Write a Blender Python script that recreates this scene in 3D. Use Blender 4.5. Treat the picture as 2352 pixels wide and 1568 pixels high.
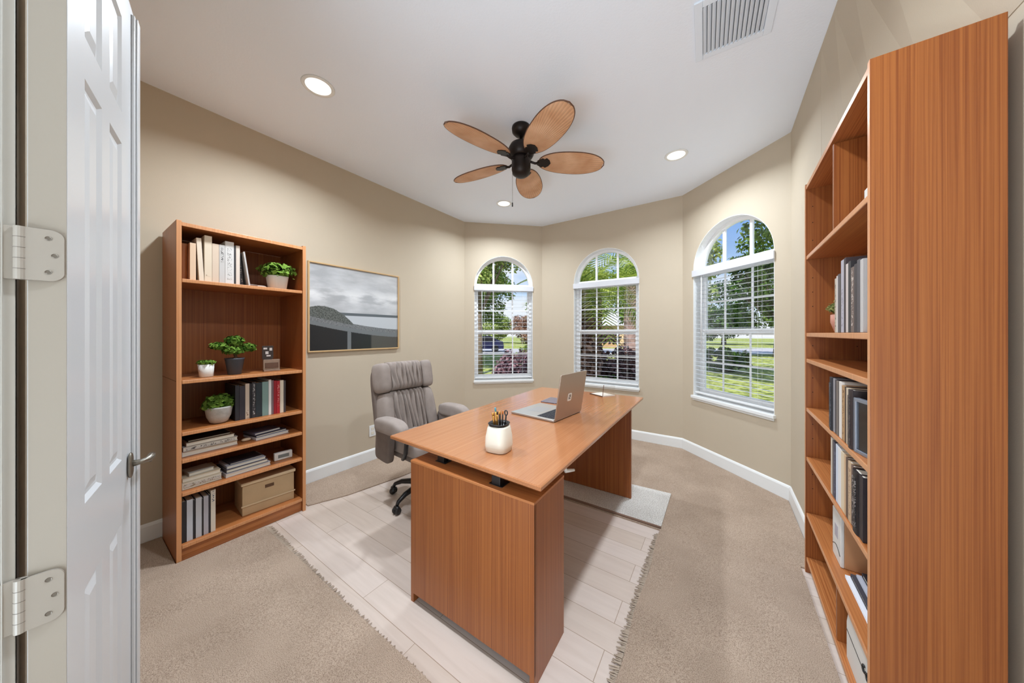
import bpy, bmesh, math, random
import numpy as np
from mathutils import Vector, Matrix, Euler

for o in list(bpy.data.objects):
    bpy.data.objects.remove(o)
scn = bpy.context.scene
C = scn.collection
R_ = math.radians

# ------------------------------------------------------------------ camera
cam_d = bpy.data.cameras.new('camera')
cam = bpy.data.objects.new('camera', cam_d)
C.objects.link(cam)
cam_d.sensor_fit = 'HORIZONTAL'
cam_d.sensor_width = 36.0
cam_d.lens = 36.0 * 705.0 / 2352.0
cam_d.shift_y = -19.0 / 2352.0
cam_d.clip_start = 0.02
cam_d.clip_end = 400
cam.location = (0, 0, 1.35)
cam.rotation_euler = (R_(90), 0, R_(34.1))
scn.camera = cam

# ------------------------------------------------------------------ sky, sun, exposure
scn.view_settings.view_transform = 'Standard'
scn.view_settings.look = 'None'
scn.view_settings.gamma = 1.0
scn.view_settings.use_curve_mapping = False
scn.view_settings.exposure = 0.12

W = bpy.data.worlds.new('world')
scn.world = W
W.use_nodes = True
nt = W.node_tree
nt.nodes.clear()
wo = nt.nodes.new('ShaderNodeOutputWorld')
bg = nt.nodes.new('ShaderNodeBackground')
tc = nt.nodes.new('ShaderNodeTexCoord')
sep = nt.nodes.new('ShaderNodeSeparateXYZ')
ramp = nt.nodes.new('ShaderNodeValToRGB')
nt.links.new(tc.outputs['Generated'], sep.inputs[0])
nt.links.new(sep.outputs['Z'], ramp.inputs[0])
cr = ramp.color_ramp
cr.elements[0].position = 0.0; cr.elements[0].color = (0.88, 0.92, 0.95, 1)
cr.elements[1].position = 0.34; cr.elements[1].color = (0.12, 0.33, 0.80, 1)
e = cr.elements.new(0.10); e.color = (0.55, 0.74, 0.95, 1)
# clouds
ns = nt.nodes.new('ShaderNodeTexNoise'); ns.inputs['Scale'].default_value = 3.0
ns.inputs['Detail'].default_value = 8
mp = nt.nodes.new('ShaderNodeMapping'); mp.inputs['Scale'].default_value = (1, 1, 4)
nt.links.new(tc.outputs['Generated'], mp.inputs[0]); nt.links.new(mp.outputs[0], ns.inputs[0])
cr2 = nt.nodes.new('ShaderNodeValToRGB')
cr2.color_ramp.elements[0].position = 0.48; cr2.color_ramp.elements[1].position = 0.68
nt.links.new(ns.outputs[0], cr2.inputs[0])
mx = nt.nodes.new('ShaderNodeMix'); mx.data_type = 'RGBA'
nt.links.new(cr2.outputs[0], mx.inputs[0])
nt.links.new(ramp.outputs[0], mx.inputs[6]); mx.inputs[7].default_value = (0.95, 0.95, 0.95, 1)
nt.links.new(mx.outputs[2], bg.inputs[0])
bg.inputs[1].default_value = 1.0
nt.links.new(bg.outputs[0], wo.inputs[0])

sd = bpy.data.lights.new('sun', 'SUN'); sd.energy = 5.5; sd.angle = R_(0.6); sd.color = (1.0, 0.96, 0.88)
so = bpy.data.objects.new('sun', sd); C.objects.link(so)
so.rotation_euler = Vector((-0.25, 0.80, -0.95)).to_track_quat('-Z', 'Y').to_euler()

def area(name, loc, direction, sx, sy, power, col=(1, 1, 1), shape='RECTANGLE', spread=180):
    d = bpy.data.lights.new(name, 'AREA'); d.shape = shape; d.size = sx
    if shape in ('RECTANGLE', 'ELLIPSE'): d.size_y = sy
    d.energy = power; d.color = col; d.spread = R_(spread)
    o = bpy.data.objects.new(name, d); C.objects.link(o); o.location = loc
    o.rotation_euler = Vector(direction).to_track_quat('-Z', 'Y').to_euler()
    return o
# added fill lamp in the unseen hall, standing in for window daylight, aimed inward
area('hall_fill_light', (-0.6, -2.85, 1.3), (0.0, 1, 0.0), 2.4, 2.0, 36, (0.78, 0.90, 1.0))
# added lamp flat on the hall floor, brightens the ceiling through the doorway
area('hall_floor_fill', (-0.5, -1.30, 0.02), (0, 0.12, 1), 2.4, 2.1, 160, (0.74, 0.88, 1.0))
DLP = 26

# ------------------------------------------------------------------ materials
def lin(c):
    c = c / 255.0
    return c / 12.92 if c <= 0.04045 else ((c + 0.055) / 1.055) ** 2.4
def rgb(r, g, b): return (lin(r), lin(g), lin(b), 1.0)

MATS = {}
def mat(name, col, rough=0.5, metal=0.0, bump=0.0, bscale=200, var=0.0, vscale=8, spec=None, coat=0.0, stretch=(1, 1, 1)):
    if name in MATS: return MATS[name]
    m = bpy.data.materials.new(name); m.use_nodes = True
    n = m.node_tree; p = n.nodes['Principled BSDF']
    p.inputs['Base Color'].default_value = col
    p.inputs['Roughness'].default_value = rough
    p.inputs['Metallic'].default_value = metal
    if coat: p.inputs['Coat Weight'].default_value = coat; p.inputs['Coat Roughness'].default_value = 0.12
    if spec is not None: p.inputs['Specular IOR Level'].default_value = spec
    t = n.nodes.new('ShaderNodeTexCoord')
    mpn = n.nodes.new('ShaderNodeMapping'); mpn.inputs['Scale'].default_value = stretch
    n.links.new(t.outputs['Object'], mpn.inputs[0])
    if var:
        q = n.nodes.new('ShaderNodeTexNoise'); q.inputs['Scale'].default_value = vscale; q.inputs['Detail'].default_value = 6
        n.links.new(mpn.outputs[0], q.inputs[0])
        r = n.nodes.new('ShaderNodeValToRGB')
        r.color_ramp.elements[0].position = 0.3; r.color_ramp.elements[1].position = 0.7
        a = [max(0, x * (1 - var)) for x in col[:3]] + [1]; b = [min(1, x * (1 + var)) for x in col[:3]] + [1]
        r.color_ramp.elements[0].color = a; r.color_ramp.elements[1].color = b
        n.links.new(q.outputs[0], r.inputs[0]); n.links.new(r.outputs[0], p.inputs['Base Color'])
    if bump:
        q = n.nodes.new('ShaderNodeTexNoise'); q.inputs['Scale'].default_value = bscale; q.inputs['Detail'].default_value = 4
        n.links.new(mpn.outputs[0], q.inputs[0])
        bn = n.nodes.new('ShaderNodeBump'); bn.inputs['Strength'].default_value = bump; bn.inputs['Distance'].default_value = 0.004
        n.links.new(q.outputs[0], bn.inputs['Height']); n.links.new(bn.outputs[0], p.inputs['Normal'])
    MATS[name] = m
    return m

def wood(name, ca, cb, axis='z', rough=0.35, coat=0.0, fine=230, wavy=0.03):
    """veneer: thin straight grain along one axis, with a broad colour drift"""
    if name in MATS: return MATS[name]
    m = bpy.data.materials.new(name); m.use_nodes = True
    n = m.node_tree; p = n.nodes['Principled BSDF']
    t = n.nodes.new('ShaderNodeTexCoord')
    s = {'z': (fine, fine, 1.2), 'x': (1.2, fine, fine), 'y': (fine, 1.2, fine)}[axis]
    s2 = {'z': (9, 9, .35), 'x': (.35, 9, 9), 'y': (9, .35, 9)}[axis]
    def noise(sc, det):
        mpn = n.nodes.new('ShaderNodeMapping'); mpn.inputs['Scale'].default_value = sc
        n.links.new(t.outputs['Object'], mpn.inputs[0])
        q = n.nodes.new('ShaderNodeTexNoise'); q.inputs['Scale'].default_value = 1.0; q.inputs['Detail'].default_value = det
        q.inputs['Distortion'].default_value = 0.3
        n.links.new(mpn.outputs[0], q.inputs[0]); return q
    a = noise(s, 3); b = noise(s2, 4)
    ad = n.nodes.new('ShaderNodeMath'); ad.operation = 'MULTIPLY_ADD'; ad.inputs[1].default_value = 0.8
    n.links.new(a.outputs[0], ad.inputs[0])
    mu = n.nodes.new('ShaderNodeMath'); mu.operation = 'MULTIPLY'; mu.inputs[1].default_value = 0.2
    n.links.new(b.outputs[0], mu.inputs[0]); n.links.new(mu.outputs[0], ad.inputs[2])
    r = n.nodes.new('ShaderNodeValToRGB')
    r.color_ramp.elements[0].position = 0.34; r.color_ramp.elements[0].color = ca
    r.color_ramp.elements[1].position = 0.62; r.color_ramp.elements[1].color = cb
    n.links.new(ad.outputs[0], r.inputs[0]); n.links.new(r.outputs[0], p.inputs['Base Color'])
    p.inputs['Roughness'].default_value = rough
    if coat: p.inputs['Coat Weight'].default_value = coat; p.inputs['Coat Roughness'].default_value = 0.16
    bn = n.nodes.new('ShaderNodeBump'); bn.inputs['Strength'].default_value = 0.05; bn.inputs['Distance'].default_value = 0.002
    n.links.new(a.outputs[0], bn.inputs['Height']); n.links.new(bn.outputs[0], p.inputs['Normal'])
    MATS[name] = m
    return m

CA, CB = rgb(128, 66, 28), rgb(160, 94, 45)
WZ = wood('cherry_vertical', CA, CB, 'z')
WX = wood('cherry_along_x', rgb(158, 90, 46), rgb(190, 122, 70), 'x', rough=0.32)
WY = wood('cherry_along_y', CA, CB, 'y')
WTOP = wood('cherry_desk_top', rgb(168, 104, 60), rgb(186, 122, 78), 'y', rough=0.24, coat=0.7)
WEDGE = wood('cherry_edge_band', rgb(196, 132, 84), rgb(214, 152, 104), 'z', rough=0.35)
M_wall = mat('wall_paint', rgb(196, 181, 159), 0.75, bump=0.08, bscale=260, var=0.015, vscale=3)
M_ceil = mat('ceiling_paint', rgb(240, 246, 255), 0.85, bump=0.2, bscale=90)
M_white = mat('white_trim', rgb(236, 236, 234), 0.35)
M_door = mat('white_door_paint', rgb(208, 210, 212), 0.30)
M_vinyl = mat('white_vinyl', rgb(250, 250, 250), 0.4)
M_blind = mat('white_blind', rgb(238, 238, 238), 0.45)
M_black = mat('black_plastic', rgb(24, 23, 24), 0.35)
M_bronze = mat('dark_bronze', rgb(38, 30, 27), 0.42, 0.6)
M_nickel = mat('aged_nickel', rgb(140, 134, 124), 0.3, 0.9, bump=0.4, bscale=120)
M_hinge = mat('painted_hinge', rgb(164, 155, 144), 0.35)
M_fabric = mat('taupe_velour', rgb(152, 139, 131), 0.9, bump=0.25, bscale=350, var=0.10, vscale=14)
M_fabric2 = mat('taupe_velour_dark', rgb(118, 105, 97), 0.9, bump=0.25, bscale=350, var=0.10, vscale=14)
M_silver = mat('laptop_aluminium', rgb(190, 186, 182), 0.38, 0.75)
M_lid = mat('laptop_lid', rgb(178, 160, 144), 0.34, 0.55)
M_keys = mat('laptop_keys', rgb(30, 32, 44), 0.5)
M_cream = mat('cream_ceramic', rgb(232, 224, 208), 0.35)
M_gold = mat('gold_metal', rgb(196, 148, 84), 0.3, 0.8)
M_potw = mat('white_ceramic', rgb(222, 219, 213), 0.4)
M_potg = mat('charcoal_ceramic', rgb(58, 60, 66), 0.45)
M_potc = mat('concrete_grey', rgb(178, 173, 166), 0.8, bump=0.3, bscale=80, var=0.12, vscale=30)
M_terra = mat('pink_terracotta', rgb(196, 136, 116), 0.6)
M_soil = mat('potting_soil', rgb(70, 52, 38), 0.9, bump=0.5, bscale=90)
M_paper = mat('paper_pages', rgb(226, 218, 202), 0.8, bump=0.25, bscale=60, stretch=(1, 1, 14))
M_box = mat('kraft_beige_board', rgb(190, 160, 122), 0.6, var=0.05)
M_boxl = mat('light_beige_board', rgb(210, 184, 148), 0.6)
M_bark = mat('bark', rgb(110, 96, 82), 0.9, bump=0.8, bscale=14, var=0.3, vscale=6)
M_stem = mat('plant_stem', rgb(96, 72, 46), 0.8)

def leafmat(name, c1, c2, trans=0.35, scale=1.5):
    m = bpy.data.materials.new(name); m.use_nodes = True
    n = m.node_tree; n.nodes.clear()
    out = n.nodes.new('ShaderNodeOutputMaterial')
    d = n.nodes.new('ShaderNodeBsdfDiffuse'); tr = n.nodes.new('ShaderNodeBsdfTranslucent')
    mxs = n.nodes.new('ShaderNodeMixShader'); mxs.inputs[0].default_value = trans
    at = n.nodes.new('ShaderNodeAttribute'); at.attribute_name = 'leafrand'
    r = n.nodes.new('ShaderNodeValToRGB'); r.color_ramp.elements[0].color = c1; r.color_ramp.elements[1].color = c2
    n.links.new(at.outputs['Fac'], r.inputs[0])
    n.links.new(r.outputs[0], d.inputs[0]); n.links.new(r.outputs[0], tr.inputs[0])
    n.links.new(d.outputs[0], mxs.inputs[1]); n.links.new(tr.outputs[0], mxs.inputs[2])
    n.links.new(mxs.outputs[0], out.inputs[0])
    MATS[name] = m
    return m
L_green = leafmat('leaf_green', rgb(46, 84, 28), rgb(150, 178, 84))
L_pale = leafmat('leaf_pale_green', rgb(90, 120, 52), rgb(200, 212, 130))
L_dark = leafmat('leaf_dark_green', rgb(26, 56, 24), rgb(104, 140, 66))
L_purple = leafmat('leaf_purple', rgb(62, 38, 48), rgb(176, 140, 150))
L_palm = leafmat('leaf_palm', rgb(80, 118, 40), rgb(206, 218, 110))
L_brown = leafmat('leaf_dry_brown', rgb(84, 52, 40), rgb(214, 176, 156))
L_pot = leafmat('leaf_pot_plant', rgb(34, 74, 22), rgb(132, 164, 72), 0.25)
L_sage = leafmat('leaf_sage', rgb(84, 92, 50), rgb(166, 164, 104), 0.25)

M_glass = bpy.data.materials.new('window_glass'); M_glass.use_nodes = True
n = M_glass.node_tree; n.nodes.clear()
_o = n.nodes.new('ShaderNodeOutputMaterial'); _t = n.nodes.new('ShaderNodeBsdfTransparent'); _g = n.nodes.new('ShaderNodeBsdfGlossy')
_g.inputs['Roughness'].default_value = 0.02; _m = n.nodes.new('ShaderNodeMixShader')
_f = n.nodes.new('ShaderNodeFresnel'); _f.inputs['IOR'].default_value = 1.3
n.links.new(_f.outputs[0], _m.inputs[0]); n.links.new(_t.outputs[0], _m.inputs[1]); n.links.new(_g.outputs[0], _m.inputs[2]); n.links.new(_m.outputs[0], _o.inputs[0])

def emis(name, col, s):
    m = bpy.data.materials.new(name); m.use_nodes = True
    p = m.node_tree.nodes['Principled BSDF']; p.inputs['Base Color'].default_value = col
    p.inputs['Emission Color'].default_value = col; p.inputs['Emission Strength'].default_value = s
    return m
M_lamp = emis('downlight_lens', (1.0, 0.96, 0.86, 1), 1.6)

# ------------------------------------------------------------------ mesh helpers
def nb(): return bmesh.new()
def T(v, M): return (M @ Vector(v)) if M is not None else Vector(v)
def box(bm, x0, x1, y0, y1, z0, z1, M=None):
    vs = [bm.verts.new(T(p, M)) for p in [(x0, y0, z0), (x1, y0, z0), (x1, y1, z0), (x0, y1, z0), (x0, y0, z1), (x1, y0, z1), (x1, y1, z1), (x0, y1, z1)]]
    for f in [(3, 2, 1, 0), (4, 5, 6, 7), (0, 1, 5, 4), (1, 2, 6, 5), (2, 3, 7, 6), (3, 0, 4, 7)]:
        bm.faces.new([vs[i] for i in f])
    return vs
def lathe(bm, prof, seg=24, M=None, cx=0, cy=0, sq=0.0):
    rings = []
    for r, z in prof:
        ring = []
        for k in range(seg):
            a = 2 * math.pi * k / seg
            c, s = math.cos(a), math.sin(a)
            if sq:
                ex = 1 - sq
                c = math.copysign(abs(c) ** ex, c); s = math.copysign(abs(s) ** ex, s)
            ring.append(bm.verts.new(T((cx + max(r, 1e-5) * c, cy + max(r, 1e-5) * s, z), M)))
        rings.append(ring)
    for a, b in zip(rings[:-1], rings[1:]):
        for k in range(seg):
            bm.faces.new([a[k], a[(k + 1) % seg], b[(k + 1) % seg], b[k]])
    if prof[0][0] > 1e-4: bm.faces.new(rings[0][::-1])
    if prof[-1][0] > 1e-4: bm.faces.new(rings[-1])
def tube(bm, pts, rad, seg=10, cap=True):
    pts = [Vector(p) for p in pts]
    rads = rad if isinstance(rad, (list, tuple)) else [rad] * len(pts)
    rings = []; up = None
    for i, p in enumerate(pts):
        d = (pts[min(i + 1, len(pts) - 1)] - pts[max(i - 1, 0)]).normalized()
        if up is None:
            up = Vector((0, 0, 1)) if abs(d.z) < 0.9 else Vector((1, 0, 0))
        s = d.cross(up).normalized(); u = s.cross(d).normalized(); up = u
        rings.append([bm.verts.new(p + (s * math.cos(2 * math.pi * k / seg) + u * math.sin(2 * math.pi * k / seg)) * rads[i]) for k in range(seg)])
    for a, b in zip(rings[:-1], rings[1:]):
        for k in range(seg): bm.faces.new([a[k], a[(k + 1) % seg], b[(k + 1) % seg], b[k]])
    if cap: bm.faces.new(rings[0][::-1]); bm.faces.new(rings[-1])
def prism(bm, poly, z0, z1, M=None):
    a = [bm.verts.new(T((x, y, z0), M)) for x, y in poly]; b = [bm.verts.new(T((x, y, z1), M)) for x, y in poly]
    bm.faces.new(a[::-1]); bm.faces.new(b)
    k = len(poly)
    for i in range(k): bm.faces.new([a[i], a[(i + 1) % k], b[(i + 1) % k], b[i]])
def cushion(bm, a, b, c, e1=0.35, e2=0.35, M=None, nu=40, nv=24, fn=None):
    """superellipsoid pad, half sizes a b c"""
    def sp(v, e): return math.copysign(abs(v) ** e, v)
    rings = []
    for j in range(1, nv):
        ph = -math.pi / 2 + math.pi * j / nv
        ring = []
        for i in range(nu):
            th = 2 * math.pi * i / nu
            v = Vector((a * sp(math.cos(ph), e1) * sp(math.cos(th), e2), b * sp(math.cos(ph), e1) * sp(math.sin(th), e2), c * sp(math.sin(ph), e1)))
            if fn: v = Vector(fn(v))
            ring.append(bm.verts.new(T(v, M)))
        rings.append(ring)
    lo = Vector((0, 0, -c)); hi = Vector((0, 0, c))
    if fn: lo = Vector(fn(lo)); hi = Vector(fn(hi))
    lo = bm.verts.new(T(lo, M)); hi = bm.verts.new(T(hi, M))
    for p, q in zip(rings[:-1], rings[1:]):
        for i in range(nu): bm.faces.new([p[i], p[(i + 1) % nu], q[(i + 1) % nu], q[i]])
    for i in range(nu):
        bm.faces.new([lo, rings[0][(i + 1) % nu], rings[0][i]]); bm.faces.new([hi, rings[-1][i], rings[-1][(i + 1) % nu]])

def link(name, bm, m, parent=None, smooth=False, bevel=0.0, seg=2, label=None, kind=None):
    me = bpy.data.meshes.new(name)
    bmesh.ops.recalc_face_normals(bm, faces=bm.faces[:])
    bm.to_mesh(me); bm.free()
    o = bpy.data.objects.new(name, me); C.objects.link(o)
    for mm in (m if isinstance(m, (list, tuple)) else [m]): me.materials.append(mm)
    if smooth:
        for p in me.polygons: p.use_smooth = True
    if bevel:
        md = o.modifiers.new('bevel', 'BEVEL'); md.width = bevel; md.segments = seg; md.limit_method = 'ANGLE'; md.angle_limit = R_(40)
    if parent is not None: o.parent = parent
    if label: o['label'] = label
    if kind: o['kind'] = kind
    return o
def thing(name, label, cat, loc=(0, 0, 0), rz=0.0, group=None, kind=None):
    o = bpy.data.objects.new(name, None); C.objects.link(o)
    o.empty_display_size = 0.05
    o.location = loc; o.rotation_euler = (0, 0, rz)
    if label: o['label'] = label
    if cat: o['category'] = cat
    if group: o['group'] = group
    if kind: o['kind'] = kind
    return o
def tag(o, label, cat, group=None, kind=None):
    o['label'] = label; o['category'] = cat
    if group: o['group'] = group
    if kind: o['kind'] = kind
    return o
def struct(name, bm, m, **k):
    o = link(name, bm, m, **k); o['kind'] = 'structure'; return o
def dup_tree(o, parent=None):
    c = o.copy(); C.objects.link(c)
    if parent is not None: c.parent = parent
    for ch in list(o.children): dup_tree(ch, c)
    return c

# ------------------------------------------------------------------ room shell
A = (-3.06, 3.29); B = (-2.22, 4.09); Cc = (-.36, 4.09); D = (.472, 3.287)
ZC = 2.96
OUT = [(-3.30, 3.42), (-2.32, 4.33), (-.26, 4.33), (.74, 3.40)]     # outer bay outline
bm = nb()
poly = [(-3.3, -3.2), (1.6, -3.2), (.95, 2.4), (.74, 3.40), (-.26, 4.33), (-2.32, 4.33), (-3.3, 3.42)]
prism(bm, poly, -0.12, 0.0)

def plank_mat():
    m = bpy.data.materials.new('pale_oak_planks'); m.use_nodes = True
    n = m.node_tree; p = n.nodes['Principled BSDF']
    t = n.nodes.new('ShaderNodeTexCoord')
    br = n.nodes.new('ShaderNodeTexBrick')
    br.inputs['Scale'].default_value = 1.0; br.inputs['Brick Width'].default_value = 1.1; br.inputs['Row Height'].default_value = 0.145
    br.inputs['Mortar Size'].default_value = 0.0016; br.inputs['Mortar Smooth'].default_value = 0.3; br.inputs['Bias'].default_value = 0.0
    br.inputs['Color1'].default_value = rgb(214, 198, 188); br.inputs['Color2'].default_value = rgb(205, 187, 173)
    br.inputs['Mortar'].default_value = rgb(160, 138, 118); br.offset = 0.37
    n.links.new(t.outputs['Object'], br.inputs['Vector'])
    mpn = n.nodes.new('ShaderNodeMapping'); mpn.inputs['Scale'].default_value = (2, 26, 1)
    n.links.new(t.outputs['Object'], mpn.inputs[0])
    q = n.nodes.new('ShaderNodeTexNoise'); q.inputs['Scale'].default_value = 1.2; q.inputs['Detail'].default_value = 6; q.inputs['Distortion'].default_value = 0.8
    n.links.new(mpn.outputs[0], q.inputs[0])
    mx = n.nodes.new('ShaderNodeMix'); mx.data_type = 'RGBA'; mx.blend_type = 'MULTIPLY'; mx.inputs[0].default_value = 0.2
    r = n.nodes.new('ShaderNodeValToRGB'); r.color_ramp.elements[0].position = 0.3; r.color_ramp.elements[0].color = (.62, .55, .5, 1); r.color_ramp.elements[1].position = 0.6; r.color_ramp.elements[1].color = (1, 1, 1, 1)
    n.links.new(q.outputs[0], r.inputs[0]); n.links.new(br.outputs['Color'], mx.inputs[6]); n.links.new(r.outputs[0], mx.inputs[7])
    n.links.new(mx.outputs[2], p.inputs['Base Color'])
    p.inputs['Roughness'].default_value = 0.38
    return m
struct('floor', bm, plank_mat())

bm = nb(); prism(bm, [(-3.7, -3.2), (1.6, -3.2), (1.2, 2.4), (1.1, 3.6), (-.1, 4.75), (-2.48, 4.75), (-3.7, 3.6)], ZC, ZC + 0.2)
struct('ceiling', bm, M_ceil)

def wall_box(name, pts, z0=0, z1=ZC, m=None):
    bm = nb(); prism(bm, pts, z0, z1); return struct(name, bm, m or M_wall)
wall_box('wall_left', [(-3.30, -.17), (-3.06, -.17), A, OUT[0]])
# right wall: plain up by the bay, set back and leaning over the bookcase
bm = nb()
prism(bm, [D, (.472, 2.402), (.95, 2.402), (.95, 3.2), OUT[3]], 0, ZC)
prism(bm, [(.652, 2.402), (.652, -.17), (.95, -.17), (.95, 2.402)], 0, ZC)
secs = []
for y_, xb in ((2.402, .473), (2.17, .517), (1.95, .562), (1.72, .607), (1.5, .650), (-.17, .650)):
    secs.append([bm.verts.new(v) for v in ((xb, y_, 2.21), (.652, y_, 2.21), (.652, y_, ZC), (.472, y_, ZC))])
for a_, b_ in zip(secs[:-1], secs[1:]):
    for k_ in range(4): bm.faces.new([a_[k_], a_[(k_ + 1) % 4], b_[(k_ + 1) % 4], b_[k_]])
bm.faces.new(secs[0]); bm.faces.new(secs[-1][::-1])
struct('wall_right', bm, M_wall)
# wall with the doorway, camera side
bm = nb()
box(bm, -3.06, -1.135, -.17, -.052, 0, ZC)
box(bm, .55, .66, -.17, -.052, 0, ZC)
box(bm, -1.135, .55, -.17, -.052, 2.49, ZC)
struct('wall_back', bm, M_wall)
bm = nb()
box(bm, -3.06, -2.94, -3.1, -.17, 0, ZC); box(bm, 1.3, 1.45, -3.1, -.17, 0, ZC); box(bm, -2.94, 1.3, -3.1, -2.98, 0, ZC); box(bm, .652, 1.3, -.25, -.17, 0, ZC)
struct('wall_hall', bm, mat('hall_paint', rgb(214, 208, 198), 0.8))

WW, ZS, ZSP = 0.87, 0.66, 2.05      # window width, sill height, spring line
RR = WW / 2
def bay_wall(name, p, q, po, qo, sc):
    """wall panel p->q with an arched opening centred at distance sc; thickness to po-qo"""
    p, q = Vector(p), Vector(q); L = (q - p).length; u = (q - p) / L; nrm = Vector((-u.y, u.x))   # outward
    if nrm.y < 0: nrm = -nrm
    th = 0.14
    bm = nb()
    NA = 28
    arch = [(sc - RR * math.cos(math.pi * k / NA), ZSP + RR * math.sin(math.pi * k / NA)) for k in range(NA + 1)]
    def P3(s, z, d): v = p + u * s + nrm * d; return (v.x, v.y, z)
    def quad(a, b, c, d_, dep): bm.faces.new([bm.verts.new(P3(x, z, dep)) for x, z in (a, b, c, d_)])
    for dep, s0, s1 in ((0, 0, L), (th, -.02, L + .02)):
        quad((s0, 0), (sc - RR, 0), (sc - RR, ZC), (s0, ZC), dep)
        quad((sc + RR, 0), (s1, 0), (s1, ZC), (sc + RR, ZC), dep)
        quad((sc - RR, 0), (sc + RR, 0), (sc + RR, ZS), (sc - RR, ZS), dep)
        for a, b in zip(arch[:-1], arch[1:]): quad(a, b, (b[0], ZC), (a[0], ZC), dep)
    # edge faces at both ends so that no light leaks through
    for s in (0, L): bm.faces.new([bm.verts.new(P3(s, z, d)) for z, d in ((0, 0), (0, th), (ZC, th), (ZC, 0))])
    bmesh.ops.remove_doubles(bm, verts=bm.verts[:], dist=1e-5)
    o = struct(name, bm, M_wall)
    return p, u, nrm, L
def frame_M(p, u, nrm):    # local (s, outward depth, z) -> world
    return Matrix(((u.x, nrm.x, 0, p.x), (u.y, nrm.y, 0, p.y), (0, 0, 1, 0), (0, 0, 0, 1)))

def arch_strip(bm, c, r0, r1, d0, d1, M, NA=28, z=ZSP):
    ring = []
    for k in range(NA + 1):
        a = math.pi * k / NA
        ca, sa = -math.cos(a), math.sin(a)
        ring.append([bm.verts.new(T((c + r * ca, d, z + r * sa), M)) for r, d in ((r0, d0), (r1, d0), (r1, d1), (r0, d1))])
    for a, b in zip(ring[:-1], ring[1:]):
        for k in range(4): bm.faces.new([a[k], a[(k + 1) % 4], b[(k + 1) % 4], b[k]])
    bm.faces.new(ring[0]); bm.faces.new(ring[-1][::-1])

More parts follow.
